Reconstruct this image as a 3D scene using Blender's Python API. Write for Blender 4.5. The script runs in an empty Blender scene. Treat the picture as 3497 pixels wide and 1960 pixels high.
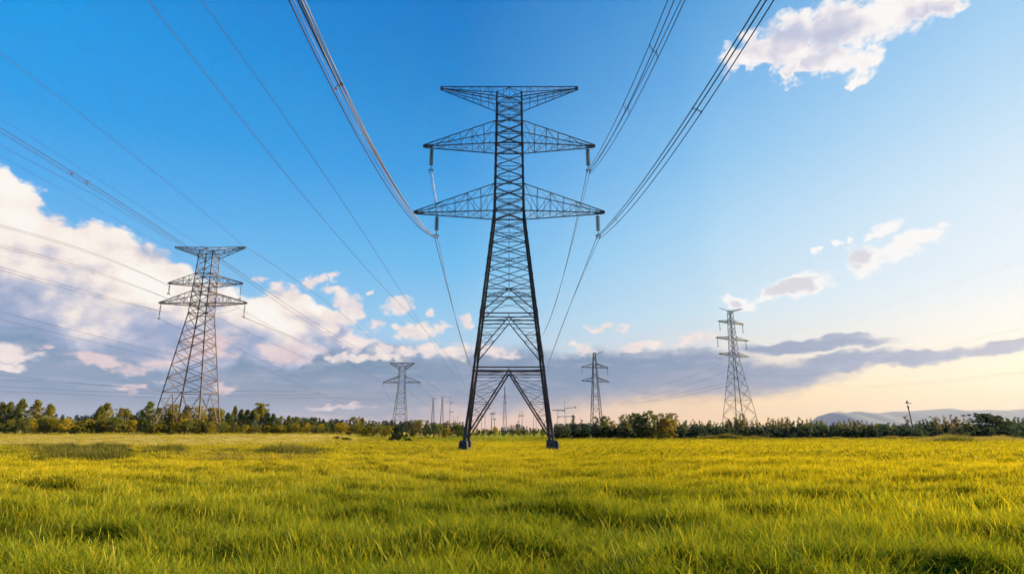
import bpy, bmesh, math, random
import numpy as np
from mathutils import Vector, Matrix

SC = bpy.context.scene
COL = SC.collection
R = math.radians

# ---------------------------------------------------------------- camera
F_PX, CX, CY = 1977.0, 1748.5, 980.0
PITCH, CAM_H = R(13.9), 1.9
cam = bpy.data.cameras.new("camera")
cam_o = bpy.data.objects.new("camera", cam)
COL.objects.link(cam_o)
cam.sensor_width = 36.0
cam.lens = F_PX / 3497.0 * 36.0
cam.clip_start = 0.1
cam.clip_end = 20000
cam_o.location = (0, 0, CAM_H)
cam_o.rotation_euler = (R(90) + PITCH, 0, 0)
SC.camera = cam_o
SC.view_settings.view_transform = 'Standard'
SC.view_settings.look = 'None'
SC.view_settings.gamma = 1.0
EXPO = 1.55
SC.view_settings.exposure = EXPO
try:
    SC.cycles.use_denoising = True
    SC.cycles.use_adaptive_sampling = True
    SC.cycles.adaptive_threshold = 0.02
    SC.cycles.adaptive_min_samples = 12
    SC.cycles.max_bounces = 6
    SC.cycles.transparent_max_bounces = 8
    SC.cycles.volume_bounces = 0
except Exception:
    pass


def ray(px, py):
    """direction (right, forward, up) of a point of the photograph"""
    x = (px - CX) / F_PX
    v = (CY - py) / F_PX
    s, c = math.sin(PITCH), math.cos(PITCH)
    return x, c - s * v, s + c * v


def at(px, py, Y):
    x, f, u = ray(px, py)
    t = Y / f
    return Vector((x * t, Y, CAM_H + u * t))


def azel(px, py):
    x, f, u = ray(px, py)
    return math.atan2(x, f), math.atan2(u, math.hypot(x, f))


def lin(c):
    return tuple(((v / 255.0) / 12.92 if v <= 10 else ((v / 255.0 + 0.055) / 1.055) ** 2.4) for v in c)


# ---------------------------------------------------------------- sun
SUN_AZ, SUN_EL = R(76), R(19)
sun = bpy.data.lights.new("sun", 'SUN')
sun.energy = 5.0
sun.angle = R(0.5)
sun.color = (1.0, 0.78, 0.46)
sun_o = bpy.data.objects.new("sun", sun)
COL.objects.link(sun_o)
_d = Vector((math.sin(SUN_AZ) * math.cos(SUN_EL), math.cos(SUN_AZ) * math.cos(SUN_EL), math.sin(SUN_EL)))
sun_o.rotation_euler = (-_d).to_track_quat('-Z', 'Y').to_euler()
sun_o.location = (60, 20, 60)

# ---------------------------------------------------------------- sky (world): gradient by direction, drifting clouds
world = bpy.data.worlds.new("World")
SC.world = world
world.use_nodes = True
NT = world.node_tree
for n in list(NT.nodes):
    NT.nodes.remove(n)


class G:
    """small node-graph writer"""
    def __init__(self, nt):
        self.nt = nt

    def new(self, kind, **kw):
        n = self.nt.nodes.new(kind)
        for k, v in kw.items():
            setattr(n, k, v)
        return n

    def put(self, sock, v):
        if isinstance(v, bpy.types.NodeSocket):
            self.nt.links.new(v, sock)
        elif v is not None:
            sock.default_value = v

    def m(self, op, a, b=None, c=None, clamp=False):
        n = self.new('ShaderNodeMath', operation=op, use_clamp=clamp)
        for i, v in enumerate((a, b, c)):
            if v is not None:
                self.put(n.inputs[i], v)
        return n.outputs[0]

    def v(self, op, a, b=None, scale=None):
        n = self.new('ShaderNodeVectorMath', operation=op)
        self.put(n.inputs[0], a)
        if b is not None:
            self.put(n.inputs[1], b)
        if scale is not None:
            self.put(n.inputs['Scale'], scale)
        return n.outputs['Value'] if op in ('LENGTH', 'DOT_PRODUCT') else n.outputs[0]

    def noise(self, vec, scale, detail=4, rough=0.55, kind=None, lac=2.0):
        n = self.new('ShaderNodeTexNoise')
        if kind:
            n.noise_type = kind
        self.put(n.inputs['Vector'], vec)
        n.inputs['Scale'].default_value = scale
        n.inputs['Detail'].default_value = detail
        n.inputs['Roughness'].default_value = rough
        n.inputs['Lacunarity'].default_value = lac
        return n

    def step(self, x, a, b, smooth=True):
        n = self.new('ShaderNodeMapRange')
        n.interpolation_type = 'SMOOTHSTEP' if smooth else 'LINEAR'
        self.put(n.inputs['Value'], x)
        n.inputs['From Min'].default_value = a
        n.inputs['From Max'].default_value = b
        return n.outputs[0]

    def mix(self, f, a, b):
        n = self.new('ShaderNodeMix', data_type='RGBA')
        self.put(n.inputs[0], f)
        self.put(n.inputs[6], a if isinstance(a, bpy.types.NodeSocket) else tuple(a) + (1.0,))
        self.put(n.inputs[7], b if isinstance(b, bpy.types.NodeSocket) else tuple(b) + (1.0,))
        return n.outputs[2]

    def ramp(self, f, stops, interp='EASE'):
        n = self.new('ShaderNodeValToRGB')
        n.color_ramp.interpolation = interp
        el = n.color_ramp.elements
        while len(el) < len(stops):
            el.new(0.5)
        for e, (p, c) in zip(el, stops):
            e.position = p
            e.color = tuple(c)[:3] + (1.0,)
        self.put(n.inputs[0], f)
        return n.outputs[0]

    def xyz(self, x, y, z):
        n = self.new('ShaderNodeCombineXYZ')
        for i, q in enumerate((x, y, z)):
            self.put(n.inputs[i], q)
        return n.outputs[0]


def build_sky():
    g = G(NT)
    tc = g.new('ShaderNodeTexCoord')
    d = g.v('NORMALIZE', tc.outputs['Generated'])
    sp = g.new('ShaderNodeSeparateXYZ')
    g.put(sp.inputs[0], d)
    az = g.m('ARCTAN2', sp.outputs[0], sp.outputs[1])
    el = g.m('ARCSINE', sp.outputs[2])
    P = g.xyz(az, el, 0.0)
    # ---- clear air
    E = g.step(el, 0.0, R(42), smooth=False)

    def col(stops):
        return g.ramp(E, [(max(0.0, a) / 42.0, lin(c)) for a, c in stops], 'LINEAR')
    left = col([(0, (160, 176, 208)), (6, (146, 184, 222)), (12, (124, 188, 236)), (19, (74, 170, 238)), (25, (22, 156, 236)), (31, (0, 152, 234)), (40, (0, 130, 220))])
    mid = col([(0, (240, 192, 160)), (3, (216, 192, 186)), (6, (188, 208, 230)), (10, (156, 206, 238)), (16, (108, 190, 240)), (25, (60, 158, 229)), (33, (26, 134, 212)), (41, (0, 118, 203))])
    m2 = col([(0, (268, 212, 122)), (3, (264, 224, 164)), (7, (232, 228, 222)), (11, (206, 230, 242)), (18, (174, 217, 245)), (25, (138, 197, 240)), (32, (106, 176, 232)), (40, (74, 154, 218))])
    right = col([(0, (288, 250, 188)), (4, (280, 264, 224)), (8, (266, 258, 244)), (12, (243, 249, 253)), (18, (224, 240, 251)), (24, (194, 226, 248)), (30, (166, 210, 244)), (40, (120, 180, 230))])
    glow = col([(0, (255, 244, 214)), (12, (255, 255, 250)), (25, (226, 240, 252)), (40, (150, 200, 240))])
    c = g.mix(g.step(az, R(-44), R(-3), False), left, mid)
    c = g.mix(g.step(az, R(-6), R(21), False), c, m2)
    c = g.mix(g.step(az, R(18), R(44), False), c, right)
    c = g.mix(g.step(az, R(44), R(70)), c, glow)
    c = g.mix(g.step(az, R(84), R(130)), c, left)
    clear = c

    # ---- cloud noise on the sphere of directions
    q = g.v('MULTIPLY', P, (1.0, 1.45, 0.0))
    w1 = g.noise(q, 9.0, 3, 0.55)
    w2 = g.noise(q, 40.0, 2, 0.6)
    for n in (w1, w2):
        n.noise_dimensions = '2D'

    def warped(a1, a2):
        o1 = g.v('SCALE', g.v('SUBTRACT', w1.outputs['Color'], (0.5, 0.5, 0.5)), scale=a1)
        o2 = g.v('SCALE', g.v('SUBTRACT', w2.outputs['Color'], (0.5, 0.5, 0.5)), scale=a2)
        s = g.v('ADD', P, g.v('ADD', o1, o2))
        return g.v('MULTIPLY', s, (1, 1, 0))

    def blob(vec, e):
        cx, cy, rx, ry = e[:4]
        rot = R(e[4]) if len(e) > 4 else 0.0
        a0 = azel(cx, cy)
        ux = (math.cos(rot), math.sin(rot))
        h = 6.0
        ax = azel(cx + ux[0] * h, cy + ux[1] * h)
        ay = azel(cx - ux[1] * h, cy + ux[0] * h)
        vx = ((ax[0] - a0[0]) / h, (ax[1] - a0[1]) / h)
        vy = ((ay[0] - a0[0]) / h, (ay[1] - a0[1]) / h)
        n = g.new('ShaderNodeMapping', vector_type='TEXTURE')
        g.put(n.inputs[0], vec)
        n.inputs[1].default_value = (a0[0], a0[1], 0)
        n.inputs[2].default_value = (0, 0, math.atan2(vx[1], vx[0]))
        n.inputs[3].default_value = (math.hypot(*vx) * rx, math.hypot(*vy) * ry, 1)
        gr = g.new('ShaderNodeTexGradient', gradient_type='SPHERICAL')
        g.put(gr.inputs[0], n.outputs[0])
        return gr.outputs['Fac']

    def field(vec, lst, k=0.12):
        f = None
        for e in lst:
            b = blob(vec, e)
            f = b if f is None else g.m('MAXIMUM', f, b)
        return f

    def bumps(qq, s):
        tot = None
        for sc, wt in ((s, 0.62), (s * 2.4, 0.34)):
            v = g.new('ShaderNodeTexVoronoi', feature='F1', voronoi_dimensions='2D')
            g.put(v.inputs['Vector'], qq)
            v.inputs['Scale'].default_value = sc
            o = g.m('MULTIPLY', g.m('SUBTRACT', 0.45, v.outputs['Distance']), wt)
            tot = o if tot is None else g.m('ADD', tot, o)
        n = g.noise(qq, s * 1.6, 6, 0.68)
        n.noise_dimensions = '2D'
        return g.m('ADD', tot, g.m('MULTIPLY', g.m('SUBTRACT', n.outputs[0], 0.5), 1.0))

    n_e = g.noise(g.v('MULTIPLY', P, (1.0, 1.7, 0.0)), 70.0, 5, 0.7)
    n_e.noise_dimensions = '2D'
    fray = g.m('MULTIPLY', g.m('SUBTRACT', n_e.outputs[0], 0.5), 0.55)

    def veil(m, f, k):
        """thin vapour around a cloud"""
        h = g.m('MULTIPLY', g.step(g.m('ADD', f, fray), 0.02, 0.55), k)
        return g.m('MAXIMUM', m, g.m('MULTIPLY', h, g.step(f, 0.0, 0.12)))

    def lifted(amount):
        return g.v('ADD', q, g.xyz(amount * 0.75, amount * 1.1, 0.0))

    def mask(h, f, a, b):
        return g.m('MULTIPLY', g.step(h, a, b), g.step(f, 0.0, 0.10))

    def emit(colour):
        b = g.new('ShaderNodeBackground')
        g.put(b.inputs[0], colour)
        b.inputs[1].default_value = 1.0 / 2 ** EXPO
        return b.outputs[0]

    def choose(f, a, b):
        """a where f is 0, b where f is 1: the other branch is not evaluated"""
        n = g.new('ShaderNodeMixShader')
        g.put(n.inputs[0], f)
        NT.links.new(a, n.inputs[1])
        NT.links.new(b, n.inputs[2])
        return n.outputs[0]

    # ---- 1. grey-blue stratus deck over the horizon
    n_st = g.noise(g.v('MULTIPLY', P, (1.0, 5.0, 0.0)), 5.0, 4, 0.6)
    n_st.noise_dimensions = '2D'
    n_fl = g.noise(g.v('MULTIPLY', P, (1.0, 5.0, 0.0)), 14.0, 4, 0.6)
    n_fl.noise_dimensions = '2D'
    streak = g.step(n_st.outputs[0], 0.36, 0.72)

    def deck(sky, vec, lst):
        f0 = field(vec, lst)
        f = g.m('ADD', f0, g.m('MULTIPLY', g.m('SUBTRACT', n_st.outputs[0], 0.5), 0.34))
        f = g.m('ADD', f, g.m('MULTIPLY', g.m('SUBTRACT', n_fl.outputs[0], 0.5), 0.42))
        f = g.m('ADD', f, g.m('MULTIPLY', fray, 0.30))
        dm = g.m('MULTIPLY', g.step(f, -0.02, 0.48), g.step(f0, 0.0, 0.22))
        wisp = g.m('MULTIPLY', g.step(n_fl.outputs[0], 0.50, 0.74), g.step(az, R(2), R(30)))
        wisp = g.m('MULTIPLY', wisp, g.step(f, 0.75, 0.15))
        dm = g.m('MULTIPLY', dm, g.m('SUBTRACT', 1.0, g.m('MULTIPLY', wisp, 0.85)))
        span = g.step(az, R(-46), R(44), False)
        dcol = g.ramp(span, [(0.0, lin((112, 144, 178))), (0.28, lin((106, 136, 166))), (0.55, lin((108, 138, 172))), (0.72, lin((128, 149, 180))), (0.88, lin((170, 178, 200))), (1.0, lin((210, 206, 212)))], 'LINEAR')
        warm = g.mix(g.step(el, R(1.5), R(9)), lin((166, 164, 178)), lin((160, 172, 196)))
        dcol = g.mix(g.m('MULTIPLY', streak, 0.36), dcol, warm)
        dcol = g.mix(g.m('MULTIPLY', g.step(n_fl.outputs[0], 0.46, 0.72), 0.30), dcol, lin((186, 194, 212)))
        low = g.m('MULTIPLY', g.step(el, R(4.6), R(0.2)), 0.75)
        dcol = g.mix(low, dcol, g.ramp(span, [(0, lin((114, 136, 168))), (0.3, lin((112, 130, 148))), (0.42, lin((132, 132, 136))), (0.52, lin((178, 156, 150))), (0.7, lin((252, 202, 122))), (1, lin((285, 252, 200)))], 'LINEAR'))
        # the sun behind the deck lights its thin edge
        rim = g.m('MULTIPLY', g.step(f, 0.30, 0.06), g.step(az, R(6), R(24)))
        rim = g.m('MULTIPLY', rim, g.step(el, R(4.5), R(7)))
        dcol = g.mix(g.m('MULTIPLY', rim, 0.55), dcol, lin((255, 247, 234)))
        return g.mix(g.m('MULTIPLY', dm, 0.95), sky, dcol)

    def puffs(sky, vec, lst, pinks, b0, b1):
        f = field(vec, lst, 0.05)
        h = g.m('ADD', g.m('ADD', f, g.m('MULTIPLY', b0, 0.50)), fray)
        pm = veil(mask(h, f, 0.10, 0.62), f, 0.45)
        light = g.m('ADD', 0.62, g.m('MULTIPLY', g.m('SUBTRACT', b0, b1), 0.8), clamp=True)
        pcol = g.ramp(light, [(0.0, lin((206, 206, 220))), (0.45, lin((238, 224, 222))), (1.0, lin((255, 240, 228)))], 'LINEAR')
        if pinks:
            f2 = field(vec, pinks, 0.05)
            h2 = g.m('ADD', g.m('ADD', f2, g.m('MULTIPLY', b0, 0.28)), g.m('MULTIPLY', g.m('SUBTRACT', n_fl.outputs[0], 0.5), 1.3))
            pm2 = g.m('MULTIPLY', mask(h2, f2, 0.06, 0.75), 0.85)
            sky = g.mix(pm2, sky, g.mix(light, lin((200, 186, 202)), lin((246, 218, 212))))
        return g.mix(g.m('MULTIPLY', pm, 0.93), sky, pcol)

    pdeck = warped(0.034, 0.012)
    psmall = warped(0.034, 0.022)
    q26, q26s = q, lifted(0.012)
    b26, b26s = bumps(q26, 24.0), bumps(q26s, 24.0)
    DECK = [(150, 1210, 760, 330), (650, 1300, 800, 260), (1200, 1310, 620, 175), (1750, 1300, 520, 140), (2060, 1285, 420, 122), (2360, 1280, 460, 112),
            (2600, 1282, 380, 70, -4), (2820, 1254, 350, 48, -8), (3120, 1217, 340, 35, -8), (3430, 1186, 250, 30, -5), (2770, 1179, 340, 31, -2)]

    # ---- left part of the sky: deck, tall cumulus bank, puffs
    under = deck(clear, pdeck, DECK)
    s = under
    pw = warped(0.055, 0.020)
    cum = [(-30, 660, 130, 130), (60, 730, 140, 110), (150, 800, 170, 110), (300, 850, 210, 120), (440, 910, 190, 110), (560, 950, 150, 90),
           (120, 950, 360, 220), (420, 1050, 400, 200), (700, 1080, 260, 140), (880, 1090, 230, 120), (1010, 1100, 170, 90), (1110, 1132, 130, 62),
           (1190, 1165, 90, 40), (640, 1170, 320, 120), (930, 1190, 190, 80)]
    f = field(pw, cum)
    bb0, bb1 = bumps(q, 10.0), bumps(lifted(0.026), 10.0)
    h = g.m('ADD', g.m('ADD', f, g.m('MULTIPLY', bb0, 0.36)), g.m('MULTIPLY', fray, 0.35))
    relief = g.m('SUBTRACT', bb0, bb1)
    cm = veil(mask(h, f, 0.06, 0.30), f, 0.5)
    base = g.m('ADD', g.m('ADD', el, -R(6.3)), g.m('MULTIPLY', az, 0.11))
    base = g.m('ADD', base, g.m('MULTIPLY', g.m('SUBTRACT', w1.outputs[0], 0.5), 0.20))
    base = g.m('ADD', base, g.m('MULTIPLY', bb0, 0.05))
    up = g.step(base, R(-5.0), R(4.2))
    light = g.m('ADD', g.m('ADD', g.m('MULTIPLY', up, 0.86), g.m('MULTIPLY', g.m('SUBTRACT', w1.outputs[0], 0.5), 0.45)), g.m('MULTIPLY', relief, 0.72), clamp=True)
    ccol = g.ramp(light, [(0.0, lin((150, 167, 200))), (0.3, lin((190, 194, 213))), (0.52, lin((226, 218, 220))), (0.72, lin((250, 238, 228))), (1.0, lin((255, 250, 242)))], 'LINEAR')
    cm = g.m('MULTIPLY', cm, g.step(base, R(-8.5), R(-3.0)))
    s = g.mix(cm, s, ccol)
    LP = [(20, 1200, 120, 40), (70, 1216, 110, 30), (30, 1246, 80, 22), (1050, 968, 46, 30), (1100, 948, 38, 26), (1143, 940, 30, 18), (1140, 985, 46, 22), (1188, 1030, 50, 72, -25), (930, 985, 40, 26), (1000, 1010, 46, 30), (880, 955, 30, 18), (1120, 1120, 60, 40), (1265, 1165, 50, 24), (1330, 1225, 60, 20), (1150, 1225, 70, 20), (1345, 1120, 26, 14), (1150, 1085, 90, 36),
          (1215, 1065, 40, 60), (1265, 1013, 22, 12), (1350, 1052, 66, 36, -15), (1456, 1062, 30, 18), (1278, 1117, 34, 24), (1385, 1126, 56, 30),
          (1440, 1128, 80, 40), (1500, 1114, 56, 18), (1586, 1096, 36, 34), (1210, 1160, 90, 40), (1306, 1192, 48, 32), (1388, 1205, 76, 36),
          (1470, 1190, 66, 44), (1555, 1200, 76, 42), (1240, 1222, 100, 26), (1680, 1198, 90, 26), (1720, 1216, 66, 24)]
    PK = [(168, 1186, 36, 20), (340, 1236, 170, 28, 8), (440, 1262, 120, 26, 10), (470, 1322, 110, 18),
          (760, 1312, 100, 22), (1150, 1396, 140, 16, -4), (700, 1185, 170, 66), (980, 1205, 150, 50), (560, 1230, 130, 34)]
    s = puffs(s, psmall, LP, PK, b26, b26s)
    sky_l = emit(s)

    # ---- right part: thinner deck, puffs, backlit clouds with white rims and grey hearts
    s = under
    RP = [(2058, 1118, 76, 14), (2130, 1119, 46, 8), (1955, 1164, 26, 16), (2002, 1186, 56, 30, 30), (2170, 1186, 80, 26, -10), (2218, 1174, 56, 24),
          (2350, 1156, 40, 26), (2395, 1150, 62, 30), (2440, 1146, 40, 22), (2325, 1178, 46, 16)]
    s = puffs(s, psmall, RP, None, b26, b26s)
    back = [(2512, 1033, 86, 30), (2700, 988, 140, 42, -14), (2640, 1006, 90, 30, -10), (2760, 965, 100, 46, -10), (2950, 886, 90, 70), (3060, 856, 150, 52, -18),
            (3160, 816, 110, 40, -20), (3020, 786, 86, 28, -14), (2962, 802, 40, 14, -14), (2845, 832, 28, 13), (2890, 830, 18, 9), (2780, 868, 15, 14),
            (3215, 770, 34, 11)]
    f = field(psmall, back, 0.06)
    h = g.m('ADD', g.m('ADD', f, g.m('MULTIPLY', b26, 0.45)), fray)
    bm = veil(mask(h, f, 0.06, 0.52), f, 0.6)
    heart = g.step(g.m('ADD', field(psmall, [(2680, 990, 110, 30, -14), (2745, 972, 80, 30, -12), (2930, 876, 62, 50, -10), (2505, 1036, 40, 14)]), g.m('MULTIPLY', b26s, 0.4)), 0.10, 0.60)
    bcol = g.mix(g.m('MULTIPLY', heart, 0.6), lin((255, 252, 248)), lin((196, 194, 206)))
    s = g.mix(g.m('MULTIPLY', bm, 0.95), s, bcol)
    sky_r = emit(s)

    # ---- upper right: one ragged bright cloud
    pw = warped(0.050, 0.036)
    top = [(2530, 210, 90, 56), (2600, 185, 130, 72, -10), (2710, 130, 160, 100, -25), (2860, 95, 220, 120, -18), (3010, 60, 230, 110, -20), (3130, 40, 170, 90, -25),
           (3230, 0, 110, 60, -30), (2690, 245, 60, 56, -45), (2940, 220, 100, 66, -40), (2800, 200, 180, 60), (3060, -60, 260, 90), (2900, 290, 24, 40, 35)]
    f = field(pw, top, 0.10)
    c0, c1 = bumps(q, 13.0), bumps(lifted(0.02), 13.0)
    h = g.m('ADD', g.m('ADD', f, g.m('MULTIPLY', c0, 0.46)), fray)
    tm = veil(mask(h, f, 0.06, 0.55), f, 0.6)
    heart = g.m('MULTIPLY', g.step(f, 0.25, 0.70), g.step(w1.outputs[0], 0.40, 0.62))
    shade = g.m('SUBTRACT', g.m('MULTIPLY', heart, 0.85), g.m('MULTIPLY', g.m('SUBTRACT', c0, c1), 0.45), clamp=True)
    tcol = g.ramp(shade, [(0.0, lin((255, 251, 248))), (0.35, lin((246, 238, 238))), (1.0, lin((196, 200, 222)))], 'LINEAR')
    sky_t = emit(g.mix(g.m('MULTIPLY', tm, 0.97), clear, tcol))
    plain = emit(clear)

    band = choose(g.m('GREATER_THAN', az, R(4.5)), sky_l, sky_r)
    high = choose(g.m('GREATER_THAN', az, R(12)), plain, sky_t)
    s = choose(g.m('GREATER_THAN', el, R(22)), band, high)
    s = choose(g.m('LESS_THAN', el, R(-0.6)), s, plain)
    s = choose(g.m('GREATER_THAN', g.m('ABSOLUTE', az), R(56)), s, plain)

    nish = g.new('ShaderNodeTexSky', sky_type='NISHITA')
    nish.sun_disc = False
    nish.sun_elevation = SUN_EL
    nish.sun_rotation = SUN_AZ
    nish.ozone_density = 4.0
    nish.dust_density = 2.0
    bg1 = g.new('ShaderNodeBackground')
    g.put(bg1.inputs[0], nish.outputs[0])
    bg1.inputs[1].default_value = 0.05
    out = g.new('ShaderNodeOutputWorld')
    mx = choose(0.985, bg1.outputs[0], s)
    NT.links.new(mx, out.inputs[0])


build_sky()


# ---------------------------------------------------------------- helpers
RNG = np.random.default_rng(11)
random.seed(5)


def sstep(a, b, x):
    t = np.clip((np.asarray(x, float) - a) / (b - a), 0, 1)
    return t * t * (3 - 2 * t)


_WAVES = [(random.uniform(0, 6.28), random.uniform(0, 6.28), random.uniform(0, 6.28)) for _ in range(14)]


def lumps(x, y, wl, seed=0, n=5):
    """smooth random relief in -1..1 with wavelength wl"""
    o = 0
    for i in range(n):
        a, p, q = _WAVES[(i + seed * 3) % 14]
        k = 6.283 / (wl * (0.7 + 0.17 * i))
        o = o + np.sin((np.cos(a) * x + np.sin(a) * y) * k + p + 1.3 * np.sin((np.cos(q) * x + np.sin(q) * y) * k * 0.6 + a))
    return o / n


def ground_z(x, y):
    x = np.asarray(x, float)
    y = np.asarray(y, float)
    near = 1 - sstep(25, 60, np.hypot(x, y))
    z = near * (0.31 * lumps(x, y * 1.7, 4.2, 1) + 0.13 * lumps(x, y * 1.4, 1.9, 2))
    z = z + 0.07 * lumps(x * 0.5, y, 16, 3) * sstep(12, 30, y) * (1 - sstep(70, 110, y))
    rise = sstep(52, 105, y) * sstep(-16, -36, x)
    z = z + 1.25 * rise
    hill = np.exp(-(((x - 3) / 62.0) ** 2 + ((y - 560) / 60.0) ** 2))
    z = z + 1.5 * hill
    return z


def gz(x, y):
    return float(ground_z(np.array([x]), np.array([y]))[0])


def tag(o, label=None, cat=None, group=None, kind=None):
    if label:
        o['label'] = label
    if cat:
        o['category'] = cat
    if group:
        o['group'] = group
    if kind:
        o['kind'] = kind
    return o


def empty(name, loc, rz=0.0):
    o = bpy.data.objects.new(name, None)
    o.empty_display_size = 0.5
    o.location = loc
    o.rotation_euler = (0, 0, rz)
    COL.objects.link(o)
    return o


def copy_tree(o, parent=None):
    c = o.copy()
    COL.objects.link(c)
    c.parent = parent
    for ch in list(o.children):
        copy_tree(ch, c)
    return c


class MB:
    """collects bars, angles, tubes and boxes for one mesh object"""
    def __init__(self):
        self.v, self.f, self.n = [], [], 0

    def add(self, verts, faces):
        self.v.extend(verts)
        n = self.n
        self.f.extend([tuple(i + n for i in f) for f in faces])
        self.n += len(verts)

    def frame(self, a, b, hint):
        d = (b - a)
        d.normalize()
        h = Vector(hint) if hint is not None else Vector((0, 0, 1))
        if abs(d.dot(h.normalized())) > 0.97:
            h = Vector((1, 0.2, 0))
        s = d.cross(h)
        s.normalize()
        return d, s, s.cross(d)

    def bar(self, a, b, w, h=None, hint=None):
        a, b = Vector(a), Vector(b)
        if (b - a).length < 1e-4:
            return
        h = h or w
        d, s, u = self.frame(a, b, hint)
        s, u = s * (w / 2), u * (h / 2)
        self.add([a - s - u, a + s - u, a + s + u, a - s + u, b - s - u, b + s - u, b + s + u, b - s + u],
                 [(0, 3, 2, 1), (4, 5, 6, 7), (0, 1, 5, 4), (1, 2, 6, 5), (2, 3, 7, 6), (3, 0, 4, 7)])

    def angle(self, a, b, w, ix, iy, t=0.18):
        """L-profile; the two flanges point along ix and iy"""
        a, b = Vector(a), Vector(b)
        x, y = Vector(ix).normalized() * w, Vector(iy).normalized() * w
        p = [Vector((0, 0, 0)), x, x + y * t, x * t + y * t, x * t + y, y]
        self.add([a + q for q in p] + [b + q for q in p],
                 [(i, (i + 1) % 6, (i + 1) % 6 + 6, i + 6) for i in range(6)] + [(0, 5, 4, 3, 2, 1), (6, 7, 8, 9, 10, 11)])

    def tube(self, pts, r, n=5, caps=True):
        pts = [Vector(p) for p in pts]
        rr = r if hasattr(r, '__len__') else [r] * len(pts)
        ring = []
        for i, p in enumerate(pts):
            d = pts[min(i + 1, len(pts) - 1)] - pts[max(i - 1, 0)]
            d.normalize()
            h = Vector((0, 0, 1)) if abs(d.z) < 0.95 else Vector((1, 0, 0))
            s = d.cross(h).normalized()
            u = s.cross(d)
            for k in range(n):
                w = 6.28318 * k / n
                ring.append(p + (s * math.cos(w) + u * math.sin(w)) * rr[i])
        f = []
        for i in range(len(pts) - 1):
            for k in range(n):
                a, b = i * n + k, i * n + (k + 1) % n
                f.append((a, b, b + n, a + n))
        if caps:
            f.append(tuple(range(n - 1, -1, -1)))
            f.append(tuple(range((len(pts) - 1) * n, len(pts) * n)))
        self.add(ring, f)

    def lathe(self, base, prof, n=10, axis=(0, 0, 1)):
        """prof: (radius, distance along axis)"""
        ax = Vector(axis).normalized()
        h = Vector((1, 0, 0)) if abs(ax.x) < 0.9 else Vector((0, 1, 0))
        s = ax.cross(h).normalized()
        u = s.cross(ax)
        base = Vector(base)
        vs = []
        for r, z in prof:
            for k in range(n):
                w = 6.28318 * k / n
                vs.append(base + ax * z + (s * math.cos(w) + u * math.sin(w)) * r)
        f = []
        for i in range(len(prof) - 1):
            for k in range(n):
                a, b = i * n + k, i * n + (k + 1) % n
                f.append((a, b, b + n, a + n))
        f.append(tuple(range(n - 1, -1, -1)))
        f.append(tuple(range((len(prof) - 1) * n, len(prof) * n)))
        self.add(vs, f)

    def build(self, name, mat, parent=None, smooth=False):
        me = bpy.data.meshes.new(name)
        me.from_pydata([tuple(v) for v in self.v], [], self.f)
        me.update()
        if mat:
            me.materials.append(mat)
        if smooth:
            me.polygons.foreach_set('use_smooth', [True] * len(me.polygons))
        o = bpy.data.objects.new(name, me)
        COL.objects.link(o)
        if parent:
            o.parent = parent
        return o


def np_mesh(name, verts, faces, mat=None, attrs=None, smooth=False):
    """verts (n,3), faces (m,k) of one size k"""
    me = bpy.data.meshes.new(name)
    k = faces.shape[1]
    me.vertices.add(len(verts))
    me.vertices.foreach_set('co', np.asarray(verts, np.float32).ravel())
    me.loops.add(faces.size)
    me.loops.foreach_set('vertex_index', faces.astype(np.int32).ravel())
    me.polygons.add(len(faces))
    me.polygons.foreach_set('loop_start', np.arange(0, faces.size, k, dtype=np.int32))
    me.polygons.foreach_set('loop_total', np.full(len(faces), k, np.int32))
    if smooth:
        me.polygons.foreach_set('use_smooth', np.ones(len(faces), bool))
    for an, av in (attrs or {}).items():
        at_ = me.attributes.new(an, 'FLOAT', 'POINT')
        at_.data.foreach_set('value', np.asarray(av, np.float32))
    me.update(calc_edges=True)
    me.validate()
    if mat:
        me.materials.append(mat)
    return me


# ---------------------------------------------------------------- materials
def material(name):
    m = bpy.data.materials.new(name)
    m.use_nodes = True
    nt = m.node_tree
    for n in list(nt.nodes):
        nt.nodes.remove(n)
    g = G(nt)
    out = g.new('ShaderNodeOutputMaterial')
    return m, g, out


def steel(name, c1, c2, rust, metal=0.35, rough=0.55, scale=1.2):
    m, g, out = material(name)
    tc = g.new('ShaderNodeTexCoord')
    n1 = g.noise(tc.outputs['Object'], scale, 5, 0.65)
    n2 = g.noise(tc.outputs['Object'], scale * 7, 3, 0.6)
    c = g.mix(g.step(n1.outputs[0], 0.35, 0.65), c1, c2)
    c = g.mix(g.m('MULTIPLY', g.step(n2.outputs[0], 0.52, 0.7), 0.6), c, rust)
    b = g.new('ShaderNodeBsdfPrincipled')
    g.put(b.inputs['Base Color'], c)
    b.inputs['Metallic'].default_value = metal
    g.put(b.inputs['Roughness'], g.m('ADD', rough - 0.1, g.m('MULTIPLY', n2.outputs[0], 0.25)))
    g.put(out.inputs[0], b.outputs[0])
    return m


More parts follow.
